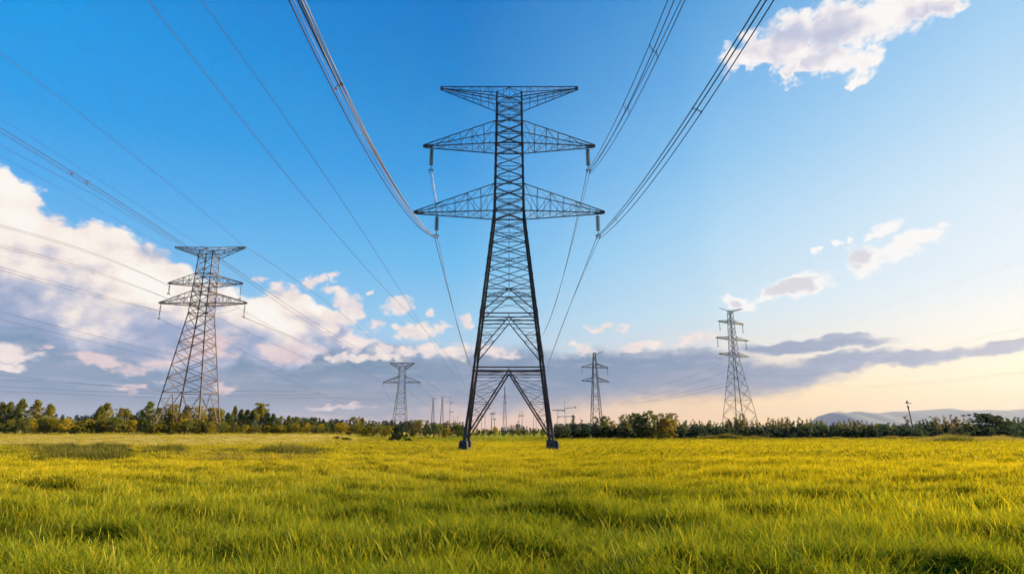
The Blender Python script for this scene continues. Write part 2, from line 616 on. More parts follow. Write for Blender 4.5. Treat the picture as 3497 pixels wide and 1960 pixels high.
M_STEEL = steel('dark_painted_steel', (0.046, 0.032, 0.031), (0.085, 0.058, 0.054), (0.14, 0.062, 0.044), metal=0.2, rough=0.65)
M_STEEL_L = steel('sunlit_steel', (0.085, 0.062, 0.060), (0.13, 0.095, 0.088), (0.16, 0.08, 0.055))  # same steel made lighter: sunlight on the left pylon put into the colour
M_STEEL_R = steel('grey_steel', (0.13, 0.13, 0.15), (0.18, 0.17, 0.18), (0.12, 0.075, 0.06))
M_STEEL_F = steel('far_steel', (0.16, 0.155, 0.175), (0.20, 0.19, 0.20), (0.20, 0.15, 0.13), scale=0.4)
M_WIRE = steel('aluminium_cable', (0.030, 0.020, 0.030), (0.05, 0.032, 0.042), (0.05, 0.022, 0.025), metal=0.5, rough=0.45, scale=0.3)
M_WIRE_P = steel('pale_cable', (0.27, 0.23, 0.25), (0.33, 0.28, 0.30), (0.27, 0.17, 0.17), metal=0.4, rough=0.45, scale=0.3)
M_WIRE_B = steel('rusty_cable', (0.045, 0.018, 0.024), (0.07, 0.028, 0.034), (0.10, 0.022, 0.022), metal=0.4, rough=0.5, scale=0.3)
M_GLASS = steel('dark_insulator_glaze', (0.010, 0.009, 0.012), (0.016, 0.014, 0.018), (0.02, 0.014, 0.014), metal=0.0, rough=0.3)


def concrete():
    m, g, out = material('footing_concrete')
    tc = g.new('ShaderNodeTexCoord')
    n1 = g.noise(tc.outputs['Object'], 3.0, 6, 0.7)
    n2 = g.noise(g.v('MULTIPLY', tc.outputs['Object'], (9, 9, 1.2)), 1.0, 4, 0.6)
    c = g.mix(g.step(n1.outputs[0], 0.3, 0.7), (0.05, 0.046, 0.046), (0.03, 0.027, 0.028))
    c = g.mix(g.m('MULTIPLY', g.step(n2.outputs[0], 0.55, 0.75), 0.7), c, (0.018, 0.017, 0.016))
    b = g.new('ShaderNodeBsdfPrincipled')
    g.put(b.inputs['Base Color'], c)
    b.inputs['Roughness'].default_value = 0.9
    bp = g.new('ShaderNodeBump')
    bp.inputs['Strength'].default_value = 0.5
    g.put(bp.inputs['Height'], n1.outputs[0])
    g.put(b.inputs['Normal'], bp.outputs[0])
    g.put(out.inputs[0], b.outputs[0])
    return m


M_CONC = concrete()


def grass_material(name, roots, mids, tips, dry_mid, dry_tip):
    m, g, out = material(name)
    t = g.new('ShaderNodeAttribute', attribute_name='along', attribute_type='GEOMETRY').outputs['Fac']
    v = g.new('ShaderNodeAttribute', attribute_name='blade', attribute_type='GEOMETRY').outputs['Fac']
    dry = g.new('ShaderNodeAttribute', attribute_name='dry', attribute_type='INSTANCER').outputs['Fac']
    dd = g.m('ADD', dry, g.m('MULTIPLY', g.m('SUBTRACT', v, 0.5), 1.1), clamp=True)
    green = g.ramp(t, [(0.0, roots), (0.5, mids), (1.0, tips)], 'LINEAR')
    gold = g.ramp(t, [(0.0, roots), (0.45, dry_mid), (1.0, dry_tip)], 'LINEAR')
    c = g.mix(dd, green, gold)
    df = g.new('ShaderNodeBsdfDiffuse')
    g.put(df.inputs[0], c)
    tr = g.new('ShaderNodeBsdfTranslucent')
    g.put(tr.inputs[0], c)
    mx = g.new('ShaderNodeMixShader')
    mx.inputs[0].default_value = 0.5
    g.put(mx.inputs[1], df.outputs[0])
    g.put(mx.inputs[2], tr.outputs[0])
    gl = g.new('ShaderNodeBsdfGlossy')
    gl.inputs['Roughness'].default_value = 0.45
    gl.inputs[0].default_value = (1, 1, 1, 1)
    m2 = g.new('ShaderNodeMixShader')
    m2.inputs[0].default_value = 0.006
    g.put(m2.inputs[1], mx.outputs[0])
    g.put(m2.inputs[2], gl.outputs[0])
    g.put(out.inputs[0], m2.outputs[0])
    return m


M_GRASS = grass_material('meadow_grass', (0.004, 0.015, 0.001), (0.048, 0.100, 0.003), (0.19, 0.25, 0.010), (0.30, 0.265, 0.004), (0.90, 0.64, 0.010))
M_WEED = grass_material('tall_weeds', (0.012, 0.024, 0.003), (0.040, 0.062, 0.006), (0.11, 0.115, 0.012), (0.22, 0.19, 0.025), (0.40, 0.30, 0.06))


def ground_material():
    m, g, out = material('field_soil_and_turf')
    tc = g.new('ShaderNodeTexCoord')
    p = tc.outputs['Object']
    n1 = g.noise(g.v('MULTIPLY', p, (0.35, 1.0, 1.0)), 0.07, 5, 0.6)
    n2 = g.noise(p, 1.6, 5, 0.7)
    n3 = g.noise(g.v('MULTIPLY', p, (0.25, 1.0, 1.0)), 0.35, 4, 0.6)
    c = g.mix(g.step(n1.outputs[0], 0.36, 0.62), (0.13, 0.17, 0.018), (0.30, 0.26, 0.025))
    c = g.mix(g.m('MULTIPLY', g.step(n3.outputs[0], 0.5, 0.7), 0.6), c, (0.10, 0.13, 0.02))
    c = g.mix(g.m('MULTIPLY', g.step(n2.outputs[0], 0.45, 0.7), 0.5), c, (0.07, 0.08, 0.012))
    sp = g.new('ShaderNodeSeparateXYZ')
    g.put(sp.inputs[0], p)
    # pale ripe crop beyond the weed bank on the left
    crop = g.m('MULTIPLY', g.step(sp.outputs[1], 62, 72), g.step(sp.outputs[0], -14, -34))
    c = g.mix(crop, c, g.mix(n2.outputs[0], (0.36, 0.28, 0.06), (0.44, 0.34, 0.085)))
    soil = g.step(sp.outputs[1], 40, 14)
    c = g.mix(soil, c, (0.035, 0.05, 0.010))
    b = g.new('ShaderNodeBsdfDiffuse')
    g.put(b.inputs['Color'], c)
    bp = g.new('ShaderNodeBump')
    bp.inputs['Strength'].default_value = 0.9
    bp.inputs['Distance'].default_value = 0.4
    g.put(bp.inputs['Height'], n2.outputs[0])
    g.put(b.inputs['Normal'], bp.outputs[0])
    g.put(out.inputs[0], b.outputs[0])
    return m


def leaf_material():
    """leaf colour comes from each tree's own object colour, varied leaf by leaf"""
    m, g, out = material('foliage')
    oi = g.new('ShaderNodeObjectInfo')
    v = g.new('ShaderNodeAttribute', attribute_name='leaf', attribute_type='GEOMETRY').outputs['Fac']
    hs = g.new('ShaderNodeHueSaturation')
    g.put(hs.inputs['Color'], oi.outputs['Color'])
    g.put(hs.inputs['Hue'], g.m('ADD', 0.485, g.m('MULTIPLY', v, 0.03)))
    g.put(hs.inputs['Value'], g.m('ADD', 0.55, g.m('MULTIPLY', v, 0.95)))
    df = g.new('ShaderNodeBsdfDiffuse')
    g.put(df.inputs[0], hs.outputs[0])
    tr = g.new('ShaderNodeBsdfTranslucent')
    g.put(tr.inputs[0], hs.outputs[0])
    mx = g.new('ShaderNodeMixShader')
    mx.inputs[0].default_value = 0.45
    g.put(mx.inputs[1], df.outputs[0])
    g.put(mx.inputs[2], tr.outputs[0])
    g.put(out.inputs[0], mx.outputs[0])
    return m


M_LEAF = leaf_material()


def bark():
    m, g, out = material('bark')
    tc = g.new('ShaderNodeTexCoord')
    n = g.noise(g.v('MULTIPLY', tc.outputs['Object'], (6, 6, 1)), 1.5, 5, 0.7)
    c = g.mix(n.outputs[0], (0.05, 0.035, 0.022), (0.15, 0.11, 0.075))
    b = g.new('ShaderNodeBsdfPrincipled')
    g.put(b.inputs['Base Color'], c)
    b.inputs['Roughness'].default_value = 0.95
    g.put(out.inputs[0], b.outputs[0])
    return m


M_BARK = bark()


def plain_noise_mat(name, a, b_, sc):
    m, g, out = material(name)
    tc = g.new('ShaderNodeTexCoord')
    n = g.noise(tc.outputs['Object'], sc, 5, 0.65)
    b = g.new('ShaderNodeBsdfPrincipled')
    g.put(b.inputs['Base Color'], g.mix(g.step(n.outputs[0], 0.3, 0.7), a, b_))
    b.inputs['Roughness'].default_value = 0.95
    g.put(out.inputs[0], b.outputs[0])
    return m


# ---------------------------------------------------------------- ground and far hills
def axis_coords(lim, first, ratio):
    o = [0.0]
    s = first
    while o[-1] < lim:
        o.append(o[-1] + s)
        s *= ratio
    return o


def build_ground():
    px = axis_coords(9000, 0.35, 1.052)
    xs = np.array([-v for v in px[:0:-1]] + px)
    ys = np.array([-v for v in axis_coords(400, 2.0, 1.3)[:0:-1]] + axis_coords(9000, 0.35, 1.045))
    X, Y = np.meshgrid(xs, ys)
    Z = ground_z(X, Y)
    n, m = X.shape
    idx = np.arange(n * m).reshape(n, m)
    f = np.stack([idx[:-1, :-1], idx[:-1, 1:], idx[1:, 1:], idx[1:, :-1]], -1).reshape(-1, 4)
    me = np_mesh('ground', np.stack([X, Y, Z], -1).reshape(-1, 3), f, ground_material(), smooth=True)
    o = bpy.data.objects.new('ground', me)
    COL.objects.link(o)
    tag(o, kind='structure')


build_ground()


def build_hills():
    prof = [(2790, 1452), (2812, 1430), (2835, 1409), (2865, 1405), (2890, 1410), (2915, 1405), (2940, 1404), (2970, 1410), (3005, 1410), (3050, 1405),
            (3110, 1403), (3170, 1399), (3245, 1394), (3300, 1402), (3380, 1399), (3440, 1401), (3500, 1396), (3600, 1400), (3800, 1420), (3950, 1455)]
    D = 7600.0
    top = []
    for (a, b), (c, d) in zip(prof[:-1], prof[1:]):
        for k in range(5):
            t = k / 5.0
            p = at(a + (c - a) * t, b + (d - b) * t, D)
            top.append((p.x, max(p.z, 3.0) + random.uniform(-0.5, 0.5)))
    rows = [(-1100, 0.0), (-760, 0.38), (-350, 0.80), (0, 1.0), (350, 0.8), (700, 0.35), (1000, 0.0)]
    vs, fs = [], []
    for dy, k in rows:
        for i, (x, z) in enumerate(top):
            j = 1.0 + 0.03 * math.sin(i * 0.37 + dy * 0.01) * (1 if 0 < k < 1 else 0)
            vs.append((x + dy * 0.03 * math.sin(i * 0.2), D + dy, z * k * j - (4 if k == 0 else 0)))
    n = len(top)
    for r in range(len(rows) - 1):
        for i in range(n - 1):
            fs.append((r * n + i, r * n + i + 1, (r + 1) * n + i + 1, (r + 1) * n + i))
    me = np_mesh('hills', np.array(vs), np.array(fs), plain_noise_mat('hazed_hill_cover', (0.085, 0.11, 0.115), (0.115, 0.135, 0.135), 0.002), smooth=True)  # cover colour lifted towards blue, painting distance haze onto the hills
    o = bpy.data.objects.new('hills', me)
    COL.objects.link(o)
    tag(o, kind='structure')


build_hills()

# ---------------------------------------------------------------- lattice towers
TOWER_GROUP = 'lattice transmission towers'


class Tower:
    """profile: (height, half width x, half depth y) breakpoints of the four legs"""
    def __init__(self, name, loc, rz, profile, mat, leg=0.26, brace=0.10, thin=0.06):
        self.o = empty(name, loc, rz)
        self.prof, self.mat = profile, mat
        self.leg, self.brace, self.thin = leg, brace, thin
        self.base_z = profile[0][0]

    def half(self, h):
        p = self.prof
        for (h0, x0, y0), (h1, x1, y1) in zip(p[:-1], p[1:]):
            if h <= h1:
                t = (h - h0) / (h1 - h0)
                return x0 + (x1 - x0) * t, y0 + (y1 - y0) * t
        return p[-1][1], p[-1][2]

    def c(self, i, h):
        sx, sy = ((-1, -1), (1, -1), (1, 1), (-1, 1))[i % 4]
        x, y = self.half(h)
        return Vector((sx * x, sy * y, h))

    def legs(self, bolts=True, footing=None, simple=False):
        for i in range(4):
            sx, sy = ((-1, -1), (1, -1), (1, 1), (-1, 1))[i]
            mb = MB()
            hs = [p[0] for p in self.prof]
            for k, (a, b) in enumerate(zip(hs[:-1], hs[1:])):
                w = self.leg * (1.0 if k == 0 else (0.86 if k == 1 else 0.75))
                if simple:
                    mb.bar(self.c(i, a), self.c(i, b), w)
                else:
                    mb.angle(self.c(i, a), self.c(i, b), w, (-sx, 0, 0), (0, -sy, 0))
            if bolts:
                h = self.prof[0][0] + 0.6
                while h < self.prof[-1][0] - 0.3:
                    p = self.c(i, h)
                    mb.bar(p, p + Vector((sx * 0.13, 0, 0)), 0.02)
                    h += 0.9
            mb.build('leg', self.mat, self.o)
            if footing:
                w, hh = footing
                p = self.c(i, self.prof[0][0])
                fm = MB()
                prof = [(w * 1.04, -0.8), (w, hh * 0.78), (w * 0.96, hh * 0.84), (w * 0.74, hh * 0.97), (w * 0.68, hh)]
                vs = []
                for r, z in prof:
                    for k in range(8):
                        q = [(-1, -.8), (-.8, -1), (.8, -1), (1, -.8), (1, .8), (.8, 1), (-.8, 1), (-1, .8)][k]
                        vs.append(Vector((p.x + q[0] * r * 0.5 + random.uniform(-.01, .01), p.y + q[1] * r * 0.5, z)))
                f = []
                for a in range(len(prof) - 1):
                    for k in range(8):
                        f.append((a * 8 + k, a * 8 + (k + 1) % 8, (a + 1) * 8 + (k + 1) % 8, (a + 1) * 8 + k))
                f.append(tuple(range((len(prof) - 1) * 8, len(prof) * 8)))
                fm.add(vs, f)
                fm.build('footing', M_CONC, self.o)

    def xpanel(self, mb, i, a, b, horiz=True, post=False, subs=True, single=0):
        p, q, r, s = self.c(i, a), self.c(i + 1, a), self.c(i, b), self.c(i + 1, b)
        if single >= 0:
            mb.bar(p, s, self.brace)
        if single <= 0:
            mb.bar(q, r, self.brace)
        if horiz:
            mb.bar(r, s, self.brace * 0.8)
        m = (p + q + r + s) / 4
        if subs:
            mb.bar((p + r) / 2, m, self.thin)
            mb.bar((q + s) / 2, m, self.thin)
        if post:
            mb.bar(m, (r + s) / 2, self.thin)
            mb.bar(m, (p + q) / 2, self.thin)

    def kpanel(self, mb, i, a, b, n=6, thick=1.6, cross=True):
        """legs at height a up to the middle of the girt at height b, laced to the legs"""
        apex = (self.c(i, b) + self.c(i + 1, b)) / 2
        for s in (0, 1):
            foot = self.c(i + s, a)
            mb.bar(foot, apex, self.brace * thick)
            prev = None
            for k in range(1, n + 1):
                t = k / (n + 0.6)
                h = a + (b - a) * t
                lp, dp = self.c(i + s, h), foot.lerp(apex, t)
                mb.bar(lp, dp, self.thin * (1.2 if k % 2 else 0.9))
                if prev is not None:
                    if cross:
                        mb.bar(prev[0], dp, self.thin)
                        mb.bar(prev[1], lp, self.thin * 0.8)
                    else:
                        mb.bar(prev[0] if k % 2 else prev[1], dp if k % 2 else lp, self.thin)
                prev = (lp, dp)

    def girt(self, mb, h, gap=0.0, w=None):
        w = w or self.brace * 1.15
        for i in range(4):
            mb.bar(self.c(i, h), self.c(i + 1, h), w)
            if gap:
                mb.bar(self.c(i, h - gap), self.c(i + 1, h - gap), w * 0.9)

    def plan(self, mb, h):
        mb.bar(self.c(0, h), self.c(2, h), self.thin)
        mb.bar(self.c(1, h), self.c(3, h), self.thin)

    def arm(self, side, lo, up, length, tip_h, n=5, chord=None, up_tip=None, depth_tip=0.18, bottom=True, name='cross_arm'):
        """lo / up: heights of the chords at the body; tip_h: height at the tip"""
        mb = MB()
        w = chord or self.brace * 1.25
        xb, yb = self.half((lo + up) / 2)
        tipz = tip_h
        st = []
        for k in range(n + 1):
            t = k / n
            x = side * (xb + (length - xb) * t)
            y = yb + (depth_tip - yb) * t
            zl = lo + (tipz - lo) * t
            zu = up + ((up_tip if up_tip is not None else tipz + 0.22) - up) * t
            st.append((x, y, zl, zu))
        for sy in (-1, 1):
            P = [Vector((x, sy * y, zl)) for x, y, zl, zu in st]
            Q = [Vector((x, sy * y, zu)) for x, y, zl, zu in st]
            mb.bar(P[0], P[-1], w)
            mb.bar(Q[0], Q[-1], w * 0.85)
            for k in range(n):
                if k:
                    mb.bar(P[k], Q[k], self.thin * 1.1)
                if k % 2 == 0:
                    mb.bar(Q[k], P[k + 1], self.thin * 1.15)
                else:
                    mb.bar(P[k], Q[k + 1], self.thin * 1.15)
                m = (P[k] + Q[k + 1]) / 2
                if k < n - 2:
                    mb.bar(m, (P[k] + P[k + 1]) / 2, self.thin * 0.8)
        for k in range(n):
            x0, y0, a0, b0 = st[k]
            x1, y1, a1, b1 = st[k + 1]
            mb.bar((x0, -y0, a0), (x1, y1, a1), self.thin)
            mb.bar((x0, y0, a0), (x1, -y1, a1), self.thin)
            mb.bar((x1, -y1, a1), (x1, y1, a1), self.thin)
            mb.bar((x0, -y0, b0), (x1, y1, b1), self.thin * 0.85)
            if k:
                mb.bar((x0, -y0, b0), (x0, y0, b0), self.thin)
        x, y, zl, zu = st[-1]
        mb.bar((x - side * 0.25, 0, (zl + zu) / 2), (x + side * 0.22, 0, (zl + zu) / 2), 0.30, 0.26)
        mb.build(name, self.mat, self.o)

    def top_arm(self, lo, top, length, chord=None, n=6, rise=0.0):
        """one straight girder across the peak: flat top chord, lower chords falling to the body"""
        mb = MB()
        w = chord or self.brace * 1.2
        xb, yb = self.half(lo)
        for sy in (-1, 1):
            mb.bar((-length, sy * 0.15, top + rise), (0, sy * yb * 0.9, top), w)
            mb.bar((length, sy * 0.15, top + rise), (0, sy * yb * 0.9, top), w)
            for sx in (-1, 1):
                a = Vector((sx * length, sy * 0.15, top + rise - 0.25))
                b = Vector((sx * xb, sy * yb, lo))
                mb.bar(a, b, w * 0.9)
                mid = Vector((sx * xb, sy * yb, lo + (top - lo) * 0.55))
                mb.bar(a, mid, w * 0.7)
                mb.bar(mid, (-sx * xb * 0.2, sy * yb * 0.9, top), self.thin * 1.3)
                mb.bar(b, (0, sy * yb, top - 0.2), self.thin * 1.2)
                for k in range(1, n + 1):
                    t = k / (n + 1)
                    lowp = b.lerp(a, t)
                    topp = Vector((lowp.x, sy * (yb * 0.9 * (1 - t) + 0.15 * t), top + rise * t))
                    mb.bar(lowp, topp, self.thin * 1.05)
                    t2 = (k - 1) / (n + 1)
                    lp2 = b.lerp(a, t2)
                    tp2 = Vector((lp2.x, sy * (yb * 0.9 * (1 - t2) + 0.15 * t2), top + rise * t2))
                    mb.bar(lp2 if k % 2 else tp2, topp if k % 2 else lowp, self.thin)
                    if sy == 1:
                        mb.bar(lowp, (lowp.x, -lowp.y, lowp.z), self.thin)
                        mb.bar(topp, (lp2.x, -lp2.y, tp2.z), self.thin)
        for k in range(-3, 4):
            x = k * xb / 2.2
            mb.bar((x, -yb * .9, top), (x, yb * .9, top), self.thin)
        for sx in (-1, 1):
            mb.bar((sx * (length - 0.15), 0, top + rise - 0.13), (sx * (length + 0.16), 0, top + rise - 0.13), 0.34, 0.34)
        mb.build('top_arm', self.mat, self.o)


def insulator(top, length, label, group, tail=0.8, r=0.25, discs=7, name='insulator_string', lean=(0, 0)):
    """a hanging string of discs with a hanger above and a clamp below; returns the clamp point"""
    o = empty(name, top)
    n = Vector((lean[0], lean[1], -1)).normalized()
    mb = MB()
    prof = []
    st = length * 0.88 / discs
    z = length * 0.08
    for k in range(discs):
        prof += [(0.04, z), (0.045, z + st * 0.30), (r * 0.6, z + st * 0.42), (r, z + st * 0.62), (r * 0.95, z + st * 0.70), (0.05, z + st * 0.78)]
        z += st
    mb.lathe((0, 0, 0), prof, 10, n)
    mb.build('disc_stack', M_GLASS, o)
    mb = MB()
    mb.bar(n * -0.02, n * length * 0.09, 0.06)
    mb.bar(Vector((-0.1, 0, 0.02)), Vector((0.1, 0, 0.02)), 0.07)
    mb.build('hanger', M_STEEL, o)
    mb = MB()
    e = n * length
    mb.bar(e - n * 0.06, e + n * tail * 0.55, 0.06)
    mb.bar(e + n * tail * 0.5 + Vector((-0.28, 0, 0)), e + n * tail * 0.5 + Vector((0.28, 0, 0)), 0.07)
    for s in (-1, 1):
        mb.bar(e + n * tail * 0.5 + Vector((s * 0.24, 0, 0)), e + n * tail + Vector((s * 0.12, 0, 0)), 0.06)
        mb.bar(e + n * tail * 0.8 + Vector((s * 0.12, -0.25, 0)), e + n * tail * 0.8 + Vector((s * 0.12, 0.25, 0)), 0.07)
    mb.build('clamp', M_STEEL, o)
    tag(o, label, 'insulator', group)
    return Vector(top) + n * (length + tail * 0.8)


MX, MY = -0.3, 57.0


def build_main_tower():
    prof = [(0.95, 4.12, 2.5), (23.75, 1.62, 1.35), (26.7, 1.56, 1.3), (37.6, 1.40, 1.2)]
    t = Tower('transmission_tower', (MX, MY, 0), 0, prof, M_STEEL, leg=0.215, brace=0.068, thin=0.036)
    tag(t.o, 'large dark lattice pylon standing in the middle of the meadow on four concrete blocks', 'pylon', TOWER_GROUP)
    t.legs(True, (0.82, 1.02))
    lower = MB()
    for i in range(4):
        t.kpanel(lower, i, 0.97, 7.45, n=5, thick=2.1)
        t.kpanel(lower, i, 8.6, 12.6, n=5, thick=1.4, cross=False)
        t.kpanel(lower, i, 12.95, 15.4, n=3, thick=1.3, cross=False)
        p, q = t.c(i, 8.6), t.c(i, 7.6)
        mid = (t.c(i, 7.3) + t.c(i + 1, 7.3)) / 2
        lower.bar((t.c(i, 7.0) * 0.8 + t.c(i + 1, 7.0) * 0.2), mid, t.thin * 1.3)
        lower.bar((t.c(i, 7.0) * 0.2 + t.c(i + 1, 7.0) * 0.8), mid, t.thin * 1.3)
    t.plan(lower, 7.5)
    t.plan(lower, 12.8)
    lower.build('lower_bracing', M_STEEL, t.o)
    for h, gap, w in ((7.7, 0.32, 0.115), (12.95, 0.4, 0.10), (15.4, 0, 0.08)):
        belt = MB()
        t.girt(belt, h, gap, w)
        for i in range(4):
            if gap:
                belt.bar((t.c(i, h) + t.c(i + 1, h)) / 2, (t.c(i, h - gap) + t.c(i + 1, h - gap)) / 2, 0.06)
        belt.build('belt', M_STEEL, t.o)
    body = MB()
    lv = [15.4, 17.05, 18.55, 19.95, 21.3, 22.55, 23.75]
    for a, b in zip(lv[:-1], lv[1:]):
        for i in range(4):
            t.xpanel(body, i, a, b, lv.index(a) % 2 == 1, True, lv.index(a) % 2 == 0)
    # crossed stays that fan between the peak of the arch and the first panels
    for i in range(4):
        m = (t.c(i, 15.4) + t.c(i + 1, 15.4)) / 2
        for h in (13.6, 14.4):
            body.bar(t.c(i, h + 1.4), m.lerp(t.c(i + 1, h), 0.75), t.thin)
            body.bar(t.c(i + 1, h + 1.4), m.lerp(t.c(i, h), 0.75), t.thin)
    body.build('middle_bracing', M_STEEL, t.o)
    up = MB()
    n = 11
    h0, h1 = 23.75, 37.4
    for k in range(n):
        a, b = h0 + (h1 - h0) * k / n, h0 + (h1 - h0) * (k + 1) / n
        for i in range(4):
            t.xpanel(up, i, a, b, k % 3 == 0, k % 3 == 0, False, 0)
            m = (a + b) / 2
            up.bar(t.c(i, m).lerp(t.c(i + 1, m), 0.08), t.c(i, m + 0.3).lerp(t.c(i + 1, m + 0.3), 0.52), t.thin * 0.8)
            up.bar(t.c(i, m - 0.35).lerp(t.c(i + 1, m - 0.35), 0.92), t.c(i, m).lerp(t.c(i + 1, m), 0.45), t.thin * 0.7)
    for h in (23.75, 31.4):
        t.girt(up, h, 0, 0.12)
        t.plan(up, h)
    for h in (26.7, 34.0):
        t.girt(up, h, 0, 0.07)
    up.build('upper_bracing', M_STEEL, t.o)
    for s in (-1, 1):
        t.arm(s, 23.75, 26.7, 9.8, 23.95, n=6)
        t.arm(s, 31.4, 34.0, 9.05, 31.55, n=6)
    t.top_arm(36.5, 38.15, 7.45, n=6, rise=0.62)
    g = 'insulator strings of the large pylon'
    pts = {}
    pts['ml'] = insulator((MX - 8.35, MY, 31.50), 2.2, 'dark disc insulator hanging from the left tip of the middle arm of the large pylon', g)
    pts['mr'] = insulator((MX + 8.45, MY, 31.50), 2.2, 'dark disc insulator hanging from the right tip of the middle arm of the large pylon', g)
    pts['ll'] = insulator((MX - 7.55, MY, 23.75), 1.75, 'dark disc insulator under the left half of the lowest arm of the large pylon', g, tail=0.9)
    pts['lr'] = insulator((MX + 9.25, MY, 23.85), 1.9, 'dark disc insulator hanging from the right tip of the lowest arm of the large pylon', g)
    return pts


MAIN = build_main_tower()


def build_left_tower():
    X, Y = -59.5, 109.0
    z0 = gz(X, Y)
    prof = [(-1.2, 4.7, 4.3), (23.4, 1.75, 1.7), (36.0, 1.4, 1.35)]
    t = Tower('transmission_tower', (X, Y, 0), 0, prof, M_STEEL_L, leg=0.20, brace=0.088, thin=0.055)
    tag(t.o, 'tall brownish lattice pylon rising out of golden bushes on the left', 'pylon', TOWER_GROUP)
    t.legs(False)
    b = MB()
    for i in range(4):
        t.kpanel(b, i, 0.5, 8.6, n=4, thick=1.25, cross=False)
    lv = [8.6, 11.2, 13.6, 15.8, 17.8, 19.6, 21.3, 23.4]
    for k, (a, c) in enumerate(zip(lv[:-1], lv[1:])):
        for i in range(4):
            t.xpanel(b, i, a, c, k in (0, 3), False, False)
    t.girt(b, 8.6, 0, 0.10)
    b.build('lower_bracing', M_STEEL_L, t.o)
    u = MB()
    n = 8
    for k in range(n):
        a, c = 23.4 + 12.6 * k / n, 23.4 + 12.6 * (k + 1) / n
        for i in range(4):
            t.xpanel(u, i, a, c, k % 2 == 0, False, k % 2 == 1)
    for h in (23.4, 25.4, 27.7, 29.2, 31.2):
        t.girt(u, h, 0, 0.14)
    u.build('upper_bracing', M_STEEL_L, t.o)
    for s in (-1, 1):
        t.arm(s, 25.4, 27.7, 8.3, 25.6, n=5, chord=0.14)
        t.arm(s, 29.2, 31.2, 7.1, 29.5, n=5, chord=0.11)
    t.top_arm(34.9, 36.5, 6.8, n=5, chord=0.10, rise=0.5)
    g = 'insulator strings of the left pylon'
    P = {}
    P['mid_l'] = insulator((X - 6.95, Y, 29.4), 1.5, 'short insulator at the left tip of the middle arm of the brownish left pylon', g, tail=0.5, r=0.16, discs=7)
    P['mid_r'] = insulator((X + 6.95, Y, 29.4), 2.6, 'thin insulator at the right tip of the middle arm of the brownish left pylon', g, tail=0.4, r=0.07, discs=9)
    P['low_l'] = insulator((X - 8.1, Y, 25.5), 2.4, 'long insulator at the left tip of the lowest arm of the brownish left pylon', g, tail=0.6, r=0.15, discs=10)
    P['low_r'] = insulator((X + 8.1, Y, 25.5), 2.2, 'insulator at the right tip of the lowest arm of the brownish left pylon', g, tail=0.5, r=0.13, discs=9)
    return P


LEFT = build_left_tower()


def build_small_left():
    X, Y = -58.8, 312.0
    prof = [(-0.5, 4.0, 3.6), (24.0, 1.75, 1.5), (35.2, 1.55, 1.3)]
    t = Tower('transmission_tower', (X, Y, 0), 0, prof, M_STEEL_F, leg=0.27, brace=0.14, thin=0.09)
    tag(t.o, 'small pale lattice pylon with a flat wide top, beyond the trees left of centre', 'pylon', TOWER_GROUP)
    t.legs(False, simple=True)
    b = MB()
    lv = [2, 7.0, 10.2, 13.2, 16.0, 18.6, 21.2, 24, 27.3, 30, 32.6, 35.2]
    for k, (a, c) in enumerate(zip(lv[:-1], lv[1:])):
        for i in range(4):
            t.xpanel(b, i, a, c, True, False, False, 1 if k % 2 else -1)
    b.build('bracing', M_STEEL_F, t.o)
    for s in (-1, 1):
        t.arm(s, 26.7, 29.9, 9.9, 26.6, n=3, chord=0.34)
    t.top_arm(33.4, 37.0, 6.7, n=3, chord=0.30)
    g = 'insulators of the small left pylon'
    for s, w in ((-1, 'left'), (1, 'right')):
        insulator((X + s * 9.8, Y, 26.6), 1.4, 'stubby insulator at the %s end of the wide arm of the small pale left pylon' % w, g, tail=0.4, r=0.3, discs=4)


build_small_left()


